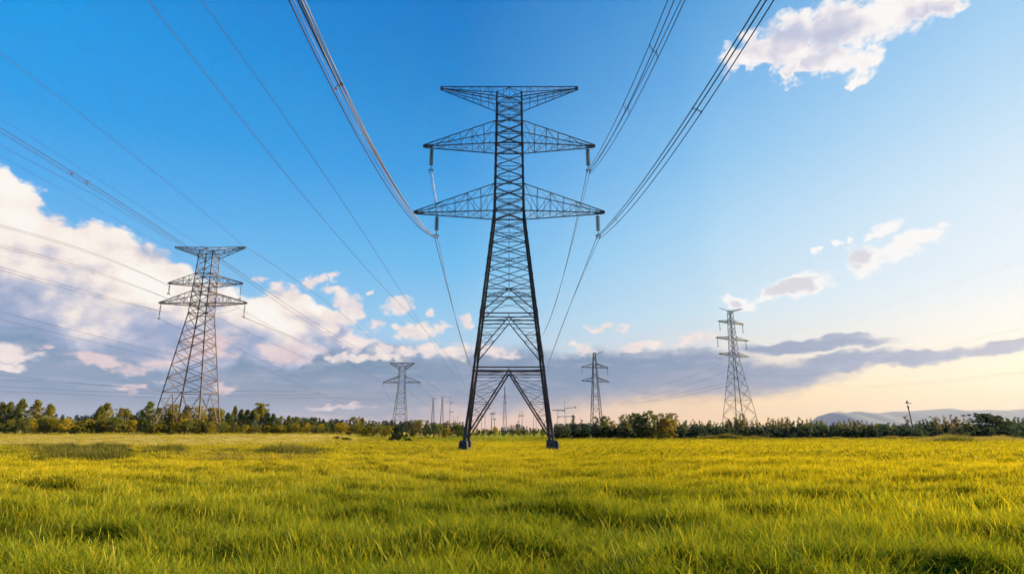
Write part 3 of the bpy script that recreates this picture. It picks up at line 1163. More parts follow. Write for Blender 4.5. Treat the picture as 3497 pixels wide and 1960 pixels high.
def build_right_towers():
    X, Y = 66.0, 172.0
    prof = [(-0.6, 4.3, 3.8), (22.5, 1.10, 1.05), (37.0, 0.60, 0.58)]
    rz = R(16)
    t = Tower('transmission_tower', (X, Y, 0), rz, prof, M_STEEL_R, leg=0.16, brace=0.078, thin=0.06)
    tag(t.o, 'slender grey lattice pylon with three short arm pairs above the right-hand hedge', 'pylon', TOWER_GROUP)
    t.legs(False)
    b = MB()
    lv = [1, 6.2, 10.4, 13.8, 16.8, 19.5, 22.5]
    for k, (a, c) in enumerate(zip(lv[:-1], lv[1:])):
        for i in range(4):
            t.xpanel(b, i, a, c, k in (1, 3), False, k == 0)
    n = 9
    for k in range(n):
        a, c = 22.5 + 14.5 * k / n, 22.5 + 14.5 * (k + 1) / n
        for i in range(4):
            t.xpanel(b, i, a, c, k % 2 == 0, False, False)
    b.build('bracing', M_STEEL_R, t.o)
    for h, L in ((23.4, 4.9), (28.2, 5.4), (33.2, 4.2)):
        for s in (-1, 1):
            t.arm(s, h, h + 0.85, L, h + (0.35 if s < 0 else -0.25), n=3, chord=0.12)
    mb = MB()
    mb.bar((0.3, 0, 36.6), (4.6, 0, 37.9), 0.2)
    mb.bar((0.4, 0.2, 37.1), (4.6, 0, 37.9), 0.15)
    mb.bar((-0.3, 0, 36.9), (-3.6, 0, 37.7), 0.13)
    mb.bar((0.5, 0, 36.4), (2.6, 0, 37.4), 0.1)
    mb.build('top_arm', M_STEEL_R, t.o)
    g = 'insulators of the slender right pylon'
    M = Matrix.Rotation(rz, 4, 'Z')
    for h, L, s, w in ((33.4, 4.0, -1, 'top left'), (33.0, 4.0, 1, 'top right'), (28.4, 5.2, -1, 'middle left'), (28.0, 4.6, 1, 'middle right')):
        p = M @ Vector((s * L, 0, h)) + Vector((X, Y, 0))
        insulator(p, 2.0, 'thin insulator hanging at the %s arm tip of the slender right pylon' % w, g, tail=0.5, r=0.16, discs=5)
    # the farther pylon of the same line
    X2, Y2 = 39.0, 274.0
    prof = [(-0.6, 2.6, 2.3), (37.6, 0.45, 0.45)]
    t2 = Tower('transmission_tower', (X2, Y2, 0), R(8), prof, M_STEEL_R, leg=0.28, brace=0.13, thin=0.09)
    tag(t2.o, 'small narrow grey pylon with two crossarms just right of the large pylon', 'pylon', TOWER_GROUP)
    t2.legs(False, simple=True)
    b = MB()
    hs = [2]
    while hs[-1] < 35.5:
        hs.append(hs[-1] + 1.6 + 1.9 * (1 - hs[-1] / 37.0))
    for k, (a, c) in enumerate(zip(hs[:-1], hs[1:])):
        for i in range(4):
            t2.xpanel(b, i, a, c, k % 2 == 0, False, False, 1 if k % 2 else -1)
    b.build('bracing', M_STEEL_R, t2.o)
    for h in (24.1, 30.6):
        for s in (-1, 1):
            t2.arm(s, h, h + 1.9, 6.4, h + (0.2 if s < 0 else -0.1), n=2, chord=0.30)
    mb = MB()
    mb.bar((0.4, 0, 36.2), (1.8, 0, 37.3), 0.26)
    mb.bar((1.8, 0, 37.3), (4.4, 0, 38.5), 0.24)
    mb.bar((-0.3, 0, 37.4), (0.5, 0, 37.4), 0.9, 0.5)
    mb.build('top_arm', M_STEEL_R, t2.o)
    M2 = Matrix.Rotation(R(8), 4, 'Z')
    for s, w in ((-1, 'left'), (1, 'right')):
        p = M2 @ Vector((s * 6.2, 0, 30.6)) + Vector((X2, Y2, 0))
        insulator(p, 2.6, 'straight insulator at the %s end of the upper crossarm of the narrow grey pylon' % w, 'insulators of the small right pylon', tail=0.4, r=0.2, discs=5)


build_right_towers()


# ---------------------------------------------------------------- far masts and poles beyond the trees
def lattice_mast(px, ty, Y, wb, wt, label, arms=(), mat=None, lean=0.0, name='lattice_mast', th=0.26, wires=True):
    th *= 0.78
    p = at(px, ty, Y)
    z = gz(p.x, Y)
    H = p.z - z
    prof = [(-0.3, wb / 2, wb / 2), (H * 0.92, wt / 2, wt / 2), (H, wt / 2, wt / 2)]
    t = Tower(name, (p.x, Y, z), 0, prof, mat or M_STEEL_F, leg=th, brace=th * 0.6, thin=th * 0.5)
    t.o.rotation_euler[1] = lean
    tag(t.o, label, 'mast', 'distant masts on the horizon')
    t.legs(False, simple=True)
    b = MB()
    n = max(5, int(H / 3.2))
    for k in range(n):
        for i in range(4):
            t.xpanel(b, i, H * 0.98 * k / n, H * 0.98 * (k + 1) / n, k % 2 == 0, False, False, 1 if k % 2 else -1)
    b.build('bracing', t.mat, t.o)
    for dz, l, r_ in arms:
        a = MB()
        a.bar((-l, 0, H - dz), (r_, 0, H - dz), th * 1.1)
        for s, w in ((-1, l), (1, r_)):
            if w > 0.6:
                a.bar((s * w, 0, H - dz), (s * w, 0, H - dz - 0.9), th * 0.9)
        a.build('cross_arm', t.mat, t.o)
    return t


def pole(px, ty, Y, label, arms=(), lean=0.0, r=0.30, mat=None, name='utility_pole'):
    p = at(px, ty, Y)
    z = gz(p.x, Y)
    H = p.z - z
    r *= 0.8
    o = empty(name, (p.x, Y, z))
    o.rotation_euler[1] = lean
    tag(o, label, 'pole', 'distant poles on the horizon')
    mb = MB()
    mb.tube([(0, 0, -0.3), (0, 0, H * 0.5), (0, 0, H)], [r, r * 0.85, r * 0.6], 6)
    mb.build('shaft', mat or M_STEEL_F, o)
    for dz, l, r_, tilt in arms:
        a = MB()
        a.bar((-l, 0, H - dz - l * tilt), (r_, 0, H - dz + r_ * tilt), 0.32)
        for s, w in ((-1, l), (1, r_)):
            if w > 0.8:
                zz = H - dz + s * w * tilt
                a.bar((s * w, 0, zz + 0.4), (s * w, 0, zz - 0.5), 0.45)
        a.build('cross_arm', mat or M_STEEL_F, o)
    return o


lattice_mast(1724, 1320, 455, 3.2, 0.5, 'slim lattice mast with a needle top seen under the arch of the large pylon', arms=((12, 1.4, 1.4), (7.6, 1.0, 1.0)), th=0.36)
lattice_mast(1480, 1358, 430, 2.4, 0.7, 'thin grey mast with small prongs, left of its near twin between the two left pylons', arms=((0.2, 1.8, 1.6),), th=0.30)
lattice_mast(1511, 1358, 430, 2.6, 0.7, 'thin grey mast with a round lamp-like head, right beside its near twin', arms=((-0.4, 1.2, 1.6),), th=0.30)
pole(1538, 1356, 430, 'plain tall pole with one short crossbar close to the left leg of the large pylon', arms=((10.5, 0.6, 2.2, 0.0), (4.0, 0.4, 1.2, 0)), r=0.34)
pole(1564, 1415, 420, 'short pole with a stub crossbar almost against the left leg of the large pylon', arms=((6, 2.0, 0.8, -0.1),), r=0.3)
pole(1556, 1432, 420, 'lowest of the poles left of the large pylon, over the treetops', arms=((1.5, 1.2, 0.6, 0),), r=0.28)
pole(1632, 1430, 430, 'short bare pole just inside the left leg of the large pylon', r=0.26)
pole(1645, 1408, 430, 'bare thin pole inside the left leg of the large pylon, taller than its left neighbour', arms=((3, 0.6, 1.6, 0),), r=0.26)
pole(1657, 1392, 425, 'pole with a long bar to its right, tallest of the poles under the left brace', arms=((0.3, 0.6, 3.2, 0.0),), r=0.30)
pole(1679, 1407, 430, 'stout upright pole left of the needle mast', arms=((1.2, 1.0, 1.0, 0),), r=0.48)
pole(1691, 1404, 430, 'leaning pole with two small bars next to the needle mast', arms=((1.5, 0.9, 1.0, 0), (5.5, 0.9, 0.9, 0)), lean=R(-4), r=0.36)
pole(1767, 1402, 440, 'leaning forked pole over the wooded hill', arms=((3.5, 0.9, 0.9, 0.2), (8, 1.0, 0.8, 0)), lean=R(7), r=0.28)
pole(1783, 1400, 440, 'straight pole with stub bars over the wooded hill', arms=((4, 1.0, 1.2, 0),), r=0.30)
pole(1822, 1418, 430, 'bare pole inside the right leg of the large pylon, left of a pair', r=0.30)
pole(1831, 1432, 430, 'shortest bare pole inside the right leg of the large pylon', r=0.28)
pole(1903, 1399, 330, 'small pole with a T bar just outside the right leg of the large pylon', arms=((0.2, 2.2, 4.0, -0.05),), r=0.24)
pole(1928, 1366, 330, 'tall thin pole with two bars reaching to the right, right of the large pylon', arms=((4.6, 0.3, 6.0, 0.12), (5.4 + 0.0, 3.6, 0.1, 0.05), (9.0, 3.6, 4.0, 0.02)), r=0.22)
pole(1549, 1420, 420, 'bare stick-like pole between the twin masts and the large pylon', r=0.22)
pole(1938, 1415, 360, 'leaning hair-thin pole right of the tall pole with two bars', lean=R(-5), r=0.14)


def leaning_lamp():
    Y = 128.0
    base, top = at(3118, 1450, Y), at(3103, 1397, Y)
    o = empty('leaning_post', (base.x, Y, gz(base.x, Y)))
    tag(o, 'rusty leaning post with a hooded head above the right hedge before the hills', 'post')
    L = top - Vector((base.x, Y, gz(base.x, Y)))
    mb = MB()
    mb.tube([(0, 0, -0.2), L * 0.5, L], [0.16, 0.13, 0.10], 7)
    mb.lathe(L, [(0.1, 0), (0.13, 0.2), (0.24, 0.6), (0.24, 0.64)], 8, L)
    mb.build('shaft', M_WIRE_B, o)
    mb = MB()
    q = L + Vector((-0.15, 0, 0.8))
    mb.bar(q + Vector((0.1, 0, -0.1)), q + Vector((0, 0, 0.5)), 0.07)
    mb.lathe(q + Vector((0.1, 0, 0.45)), [(0.05, 0), (0.46, 0.06), (0.42, 0.14), (0.22, 0.26), (0.14, 0.5), (0.03, 0.7)], 10)
    mb.bar(q + Vector((0.2, 0, 0.5)), q + Vector((1.05, 0, 0.44)), 0.12)
    mb.build('hood', M_STEEL_R, o)


leaning_lamp()


# ---------------------------------------------------------------- wires
def fit_wire(p0, p1, px, attach=(), n=60, s_range=None, deg=2):
    """a wire hanging in the vertical plane through plan points p0 and p1; px are points of the photograph it passes, attach are 3D points on it"""
    (x0, y0), (x1, y1) = p0, p1
    L = math.hypot(x1 - x0, y1 - y0)
    dx, dy = (x1 - x0) / L, (y1 - y0) / L
    S, Z, W = [], [], []
    for a, b in px:
        x, f, u = ray(a, b)
        k = x / f
        # (x0 + s dx) = k (y0 + s dy)
        s = (k * y0 - x0) / (dx - k * dy)
        yy = y0 + s * dy
        S.append(s)
        Z.append(CAM_H + yy * u / f)
        W.append(1.0)
    for q in attach:
        S.append((q[0] - x0) * dx + (q[1] - y0) * dy)
        Z.append(q[2])
        W.append(20.0)
    co = np.polyfit(S, Z, min(deg, len(S) - 1), w=W)
    a, b = s_range if s_range else (min(S), max(S))
    pts = []
    for t in np.linspace(a, b, n):
        pts.append(Vector((x0 + dx * t, y0 + dy * t, float(np.polyval(co, t)))))
    return pts


def wire(label, p0, p1, px, attach=(), s_range=None, r=0.02, mat=None, group='overhead wires', name='power_line', deg=2, n=60):
    pts = fit_wire(p0, p1, px, attach, n, s_range, deg)
    mb = MB()
    mb.tube(pts, r, 5)
    o = mb.build(name, mat or M_WIRE, None, True)
    tag(o, label, 'wire', group)
    return pts


def bundle(name, label, strands, spacers, r, mats, group):
    """strands: lists of 3D points; spacers: (fraction) positions where short bars clamp the strands together"""
    o = empty(name, strands[0][0])
    off = Vector(strands[0][0])
    tag(o, label, 'wire bundle', group)
    for k, pts in enumerate(strands):
        mb = MB()
        mb.tube([p - off for p in pts], r[k % len(r)], 6)
        mb.build('strand', mats[k % len(mats)], o, True)
    for t in spacers:
        q = [s[min(len(s) - 1, int(t * (len(s) - 1)))] for s in strands]
        mb = MB()
        for a, b in zip(q[:-1], q[1:]):
            mb.bar(a - off, b - off, 0.03)
        for a in q:
            mb.bar(a - off - Vector((0, .10, 0)), a - off + Vector((0, .10, 0)), 0.055)
        mb.build('spacer', M_STEEL, o)
    return o


def to_camera(att, dx, px, y_end=-120.0):
    x = att.x
    p = fit_wire((x, MY), (x + dx, -40.0), px, attach=[att], n=90, s_range=(0, MY - y_end))
    return p


BG = 'conductor bundles of the large pylon'
ll, lr, mr, ml = MAIN['ll'], MAIN['lr'], MAIN['mr'], MAIN['ml']
V = Vector
S1 = to_camera(ll + V((-0.14, 0, 0)), -0.15, [(980, 0), (1087, 206), (1193, 405), (1311, 617), (1430, 782)])
S2 = to_camera(ll + V((0.0, 0, 0.05)), 0.0, [(1011, 0), (1199, 362), (1336, 614), (1442, 776)])
S3 = to_camera(ll + V((0.14, 0, 0)), 0.15, [(1032, 0), (1149, 240), (1249, 436), (1330, 592), (1411, 729), (1461, 804)])
S4 = to_camera(ll + V((0.05, 0, -0.1)), 0.05, [(1020, 0), (1215, 395), (1345, 640), (1440, 780)])
S5 = to_camera(ll + V((0.08, 0, 0.02)), 0.08, [(1022, 0), (1174, 300), (1290, 525), (1370, 664), (1450, 788)])
S6 = to_camera(ll + V((-0.06, 0, 0.03)), -0.05, [(996, 0), (1143, 285), (1265, 510), (1350, 662), (1437, 780)])
bundle('conductor_bundle', 'thick pale reddish cable bundle sweeping from the upper left down to the lowest left insulator', [S1, S6, S2, S4, S5, S3], (0.035, 0.2), (0.030, 0.018, 0.032, 0.024, 0.026, 0.028), (M_WIRE_B, M_WIRE_P, M_WIRE_B, M_WIRE_P, M_WIRE_P, M_WIRE_P), BG)
T1 = to_camera(mr + V((-0.16, 0, 0.1)), -0.1, [(2285, 0), (2230, 118), (2162, 280), (2106, 405), (2043, 530)])
T2 = to_camera(mr + V((-0.02, 0, 0.12)), 0.0, [(2308, 0), (2236, 159), (2168, 299), (2099, 442), (2034, 579)])
T3 = to_camera(mr + V((0.14, 0, -0.1)), 0.1, [(2325, 0), (2266, 128), (2200, 260), (2130, 395), (2061, 515)])
T4 = to_camera(mr + V((0.18, 0, -0.2)), 0.15, [(2339, 0), (2286, 118), (2224, 246), (2155, 377), (2087, 498)])
bundle('conductor_bundle', 'dark four-strand cable bundle rising from the middle right insulator to the top edge', [T1, T2, T3, T4], (0.12, 0.165), (0.027, 0.030, 0.024, 0.026), (M_WIRE, M_WIRE_B, M_WIRE, M_WIRE_B), BG)
U1 = to_camera(lr + V((-0.16, 0, 0.1)), -0.1, [(2598, 0), (2498, 162), (2386, 340), (2299, 470), (2202, 614), (2118, 717)])
U2 = to_camera(lr + V((0.0, 0, 0.1)), 0.0, [(2615, 0), (2511, 168), (2398, 349), (2311, 480), (2212, 614), (2127, 717)])
U3 = to_camera(lr + V((0.16, 0, -0.12)), 0.2, [(2640, 0), (2523, 181), (2430, 343), (2336, 480), (2243, 595), (2124, 741)])
bundle('conductor_bundle', 'dark three-strand cable bundle rising from the lowest right insulator past the big cloud', [U1, U2, U3], (0.06, 0.19), (0.029, 0.031, 0.026), (M_WIRE, M_WIRE, M_WIRE_B), BG)


def away(att, px, off, far):
    a = att + V((off, 0, 0))
    return fit_wire((a.x, MY), (far[0], far[1]), px, attach=[a], n=60, deg=2)


FAR = (-0.5, 455.0)
bundle('conductor_bundle', 'pale twin cable dropping from the lowest left insulator to the large pylon leg',
       [away(ll, [(1512, 905), (1545, 1045), (1562, 1110), (1582, 1180), (1612, 1262)], o, (-6.5 + o, 250)) for o in (-0.16, 0.16)], (0.12, 0.32, 0.6), (0.032, 0.032), (M_WIRE, M_WIRE_P), BG)
bundle('conductor_bundle', 'twin cable dropping from the middle right insulator behind the lowest arm',
       [away(mr, [(1985, 740), (1950, 870), (1905, 1000), (1880, 1070), (1852, 1150)], o, (6.6 + o, 250)) for o in (-0.15, 0.15)], (0.15, 0.4, 0.7), (0.03, 0.03), (M_WIRE, M_WIRE_P), BG)
bundle('conductor_bundle', 'twin cable dropping from the lowest right insulator to the right leg of the large pylon',
       [away(lr, [(2020, 870), (1985, 950), (1940, 1063), (1905, 1150), (1868, 1258)], o, (7.6 + o, 250)) for o in (-0.16, 0.16)], (0.1, 0.3, 0.6), (0.032, 0.03), (M_WIRE, M_WIRE_P), BG)
J = []
for o in (-0.1, 0.1):
    a, b = ml + V((o, 0, 0)), V((MX - 7.55 + o, MY + 0.9, 24.2))
    J.append([a.lerp(b, t) + V((0.0, 0.5 * math.sin(t * 3.14), -0.25 * math.sin(t * 3.14))) for t in np.linspace(0, 1, 16)])
bundle('jumper_cable', 'short twin cable linking the middle left insulator to the arm below it', J, (0.15,), (0.03, 0.03), (M_WIRE, M_WIRE_P), BG)

LG = 'wires of the left power line'
wire('single wire running high across the sky to the right tip of the brown pylon', (-52.4, 109), (-52.4, 0), [(0, 185), (340, 434), (660, 700), (828, 836)], r=0.027, mat=M_WIRE_B, group=LG, s_range=(0, 200))
wire('wire from the right tip of the brown pylon to the small pale pylon', (-52.4, 109), (-52.4, 312), [(828, 836), (1100, 1020), (1345, 1232)], r=0.036, group=LG, s_range=(0, 203))
a_ = wire('thick reddish wire with two clamps, upper one of the close pair at the left edge', (-61.2, 109), (-61.2, 0), [(0, 438), (250, 588), (430, 706), (622, 830)], r=0.042, mat=M_WIRE_B, group=LG, s_range=(0, 170))
b_ = wire('reddish wire just under the thick one with clamps at the left edge', (-61.5, 109), (-61.5, 0), [(0, 452), (250, 602), (425, 713), (612, 832)], r=0.032, mat=M_WIRE_B, group=LG, s_range=(0, 170))
for px_, lb in ((250, 'vibration clamp on the thick reddish wire, nearer to the left edge'), (314, 'vibration clamp on the thick reddish wire, nearer to the brown pylon')):
    k_ = min(range(len(a_)), key=lambda i: abs((a_[i].x / max(a_[i].y, 1) - ray(px_, 600)[0] / ray(px_, 600)[1])))
    mb = MB()
    p = a_[k_]
    mb.bar(p - V((0, 0.35, 0)), p + V((0, 0.35, 0)), 0.12)
    mb.bar(p, p - V((0.1, 0, 0.35)), 0.08)
    mb.lathe(p - V((0.12, 0.28, 0.38)), [(0.02, 0), (0.08, 0.05), (0.08, 0.2), (0.04, 0.28), (0.04, 0.36), (0.08, 0.42), (0.08, 0.55), (0.02, 0.6)], 8, (0, 1, 0))
    tag(mb.build('vibration_damper', M_WIRE_B), lb, 'clamp', 'clamps on the left wire')
wire('dark wire meeting the left tip of the top arm of the brown pylon', (-67.0, 109), (-67.0, 0), [(0, 497), (380, 700), (600, 834)], r=0.024, group=LG, s_range=(0, 170))
wire('very faint wire above the reddish pair on the left', (-57.0, 109), (-57.0, 0), [(0, 403), (470, 700), (680, 836)], r=0.012, group=LG, s_range=(0, 170))
wire('very faint wire below the reddish pair on the left', (-64.0, 109), (-64.0, 0), [(0, 532), (310, 702), (610, 868)], r=0.012, group=LG, s_range=(0, 150))
wire('upper of two close wires linking the brown pylon top to the pale pylon', (-61.2, 109), (-61.2, 312), [(735, 876), (900, 980), (1150, 1150), (1330, 1238)], r=0.038, group=LG, s_range=(0, 203))
wire('lower of two close wires linking the brown pylon top to the pale pylon', (-61.6, 109), (-61.6, 312), [(735, 886), (900, 992), (1150, 1163), (1325, 1244)], r=0.038, group=LG, s_range=(0, 203))
wire('faint wire slanting behind the top arm of the brown pylon into the white cloud', (-58.0, 109), (-58.0, 312), [(733, 876), (930, 990), (1180, 1150)], r=0.016, group=LG)
ML, LL_, LR_, MRR = LEFT['mid_l'], LEFT['low_l'], LEFT['low_r'], LEFT['mid_r']
for o, w, d in ((-0.2, 'upper', 0), (0.2, 'lower', 6)):
    wire('%s wire of the pair reaching the middle left insulator of the brown pylon' % w, (ML.x + o, 109), (ML.x + o, 0), [(0, 768 + d), (300, 857 + d), (560, 968)], attach=[], r=0.020, group=LG, s_range=(0, 130))
for o, w, d in ((-0.2, 'upper', 0), (0.2, 'lower', 8)):
    wire('%s wire of the pair that ends behind the body of the brown pylon' % w, (-65.5 + o, 109), (-65.5 + o, 0), [(0, 836 + d), (250, 903 + d), (575, 1021)], r=0.020, group=LG, s_range=(0, 130))
for o, w, d in ((-0.2, 'upper', 0), (0.2, 'lower', 10)):
    wire('%s wire of the pair reaching the lowest left insulator of the brown pylon' % w, (LL_.x + o, 109), (LL_.x + o, 0), [(0, 912 + d), (290, 993 + d), (545, 1062)], attach=[], r=0.020, group=LG, s_range=(0, 130))
wire('wire from the middle left insulator of the brown pylon passing behind its body', (ML.x, 109), (ML.x + 1, 312), [(715, 1075), (900, 1155), (1100, 1248), (1150, 1268)], attach=[ML], r=0.022, group=LG)
wire('long wire from the lowest left insulator of the brown pylon passing behind its legs', (LL_.x, 109), (LL_.x + 1, 312), [(710, 1160), (850, 1232), (1000, 1308), (1180, 1380)], attach=[LL_], r=0.022, group=LG)
wire('wire behind the brown pylon that starts at its body above the lowest one', (-66.0, 112), (-66.0, 312), [(715, 1140), (880, 1222), (1050, 1300)], r=0.020, group=LG)
for o, w, d in ((-0.15, 'upper', -5), (0.15, 'lower', 3)):
    wire('%s wire of the pair between the brown pylon lowest right insulator and the pale pylon' % w, (LR_.x + o, 109), (LR_.x + o - 18, 312), [(1000, 1150 + d), (1130, 1218 + d), (1250, 1272 + d), (1300, 1303)], attach=[LR_ + V((o, 0, 0))], r=0.024, group=LG)
wire('short slack wire from the lowest arm of the brown pylon to its body', (-51.5, 112), (-58.5, 112), [(815, 1052), (770, 1066), (705, 1070)], r=0.025, group=LG)
wire('wire leaving the right half of the lowest arm of the brown pylon', (-52.0, 109), (-66.0, 312), [(788, 1034), (900, 1100), (1040, 1172)], r=0.022, group=LG)
wire('lower wire left of the brown pylon crossing the grey cloud, upper of two', (-76, 109), (-76, 0), [(0, 1064), (300, 1140), (600, 1212)], r=0.020, group=LG)
wire('lower wire left of the brown pylon crossing the grey cloud, lower of two', (-77, 109), (-77, 0), [(0, 1090), (300, 1163), (590, 1230)], r=0.020, group=LG)
for k, (l, m_, r_) in enumerate((((0, 1280), (280, 1308), (556, 1331)), ((0, 1297), (300, 1312), (560, 1338)), ((0, 1320), (250, 1332), (540, 1344)), ((0, 1336), (270, 1347), (550, 1358)))):
    wire('faint level wire low over the left trees, %s of four' % ('highest', 'second from top', 'third from top', 'lowest')[k], (-250, 240), (-60, 262), [l, m_, r_], r=0.035, group='level wires low over the trees')
for k, (l, m_, r_) in enumerate((((720, 1340), (950, 1334), (1100, 1340)), ((720, 1350), (950, 1349), (1120, 1344)), ((930, 1361), (1080, 1358), (1240, 1362)))):
    wire('faint level wire low over the trees right of the brown pylon, %s of three' % ('highest', 'middle', 'lowest')[k], (-170, 262), (-40, 280), [l, m_, r_], r=0.035, group='level wires low over the trees')
CG = 'two high wires left of the large pylon'
wire('reddish single wire crossing the blue sky, left one of two beside the pale bundle', (-22, 30), (-22, 300), [(502, 0), (760, 333), (950, 550), (1228, 896), (1412, 1086), (1588, 1323)], r=0.026, mat=M_WIRE_B, group=CG, s_range=(-60, 246), deg=3)
wire('dark single wire crossing the blue sky, right one of two beside the pale bundle', (-17, 30), (-17, 300), [(681, 0), (869, 244), (1021, 475), (1222, 760), (1337, 950), (1493, 1195), (1548, 1276)], r=0.021, group=CG, s_range=(-60, 150), deg=3)
wire('faint wire right of the small pale pylon running to the big one', (-44, 300), (-14, 455), [(1390, 1258), (1470, 1310), (1520, 1350)], r=0.04, group=LG)
wire('wire from the right end of the small pale pylon to the first thin mast', (-49.2, 312), (-58, 430), [(1428, 1308), (1450, 1334), (1478, 1358)], r=0.045, group=LG)
wire('wire from the body of the small pale pylon down to the thin mast', (-57, 312), (-58.5, 430), [(1380, 1318), (1420, 1356), (1478, 1390)], r=0.045, group=LG)
wire('wire from the left end of the small pale pylon down past its leg', (-69, 312), (-62, 330), [(1302, 1312), (1322, 1345), (1348, 1378)], r=0.04, group=LG)
wire('level wire joining the tops of the twin thin masts', (-59, 430), (-43, 430), [(1466, 1350), (1505, 1352), (1541, 1355)], r=0.06, group=LG)
wire('slack wire from the plain pole to the left leg of the large pylon', (-45.5, 430), (-32, 436), [(1512, 1371), (1545, 1375), (1592, 1392)], r=0.05, group=LG)
wire('arched wire over the needle mast under the big pylon', (-16, 455), (8, 455), [(1684, 1357), (1724, 1352), (1752, 1360)], r=0.05, group=LG)
RG = 'wires of the right power line'
p_r1, p_r2 = (66.0, 172.0), (39.0, 274.0)
wire('highest of four wires sagging left from the slender right pylon to the small narrow one', p_r1, p_r2, [(2493, 1230), (2366, 1277), (2288, 1308), (2210, 1326), (2148, 1333)], r=0.022, group=RG)
wire('second highest wire sagging left from the slender right pylon', p_r1, p_r2, [(2492, 1263), (2366, 1314), (2273, 1337), (2195, 1356), (2117, 1376)], r=0.022, group=RG)
wire('third highest wire sagging left from the slender right pylon', p_r1, p_r2, [(2490, 1306), (2397, 1326), (2304, 1347), (2210, 1370)], r=0.022, group=RG)
wire('lowest wire sagging left from the slender right pylon over the orange sky', p_r1, p_r2, [(2487, 1317), (2380, 1341), (2273, 1364), (2110, 1380)], r=0.028, group=RG)
p_r0 = (94.0, 70.0)
wire('hair-thin wire climbing across the pale sky to the right edge', p_r1, p_r0, [(3497, 890), (3150, 1000), (2800, 1110), (2640, 1150)], r=0.006, group=RG, s_range=(10, 110))
wire('faint wire above the grey cloud band at the right edge', p_r1, p_r0, [(3497, 1120), (3300, 1163), (3180, 1188)], r=0.008, group=RG)
wire('wire touching the grey cloud band at the right edge', p_r1, p_r0, [(3497, 1158), (3400, 1172), (3330, 1184)], r=0.010, group=RG)
wire('low wire in front of the yellow sky at the right edge, upper of two', p_r1, p_r0, [(3497, 1268), (3250, 1295), (2950, 1318)], r=0.009, group=RG)
wire('low wire in front of the yellow sky at the right edge, lower of two', p_r1, p_r0, [(3497, 1275), (3230, 1304), (2950, 1324)], r=0.008, group=RG)
wire('faint wire on the grey cloud right of the slender pylon, upper of two', p_r1, p_r0, [(2545, 1278), (2700, 1283), (2900, 1270)], r=0.010, group=RG)
wire('faint wire on the grey cloud right of the slender pylon, lower of two', p_r1, p_r0, [(2550, 1305), (2680, 1312), (2900, 1316)], r=0.010, group=RG)


# ---------------------------------------------------------------- trees
def leaf_cloud(rng, centres, radii, per, size, up=0.35, squash=0.8):
    """many small leaf faces gathered in clumps; returns verts, faces, per-vertex random"""
    P = []
    for c, r in zip(centres, radii):
        n = max(4, int(per * (r / np.mean(radii)) ** 1.6))
        d = rng.normal(size=(n, 3))
        d /= np.linalg.norm(d, axis=1)[:, None] + 1e-9
        k = rng.random((n, 1)) ** 0.45
        P.append(np.asarray(c) + d * k * r * np.array([1, 1, squash]))
    P = np.concatenate(P)
    n = len(P)
    nr = rng.normal(size=(n, 3)) + np.array([0, 0, up])
    nr /= np.linalg.norm(nr, axis=1)[:, None]
    ref = rng.normal(size=(n, 3))
    a = np.cross(nr, ref)
    a /= np.linalg.norm(a, axis=1)[:, None] + 1e-9
    b = np.cross(nr, a)
    s = size * (0.6 + 0.8 * rng.random((n, 1)))
    a, b = a * s, b * s * 0.62
    V4 = np.stack([P - a, P - b * 0.9 + nr * s * 0.1, P + a, P + b * 0.9 + nr * s * 0.1], 1).reshape(-1, 3)
    F4 = np.arange(n * 4).reshape(n, 4)
    clump = rng.random(n)
    return V4, F4, np.repeat(clump, 4)


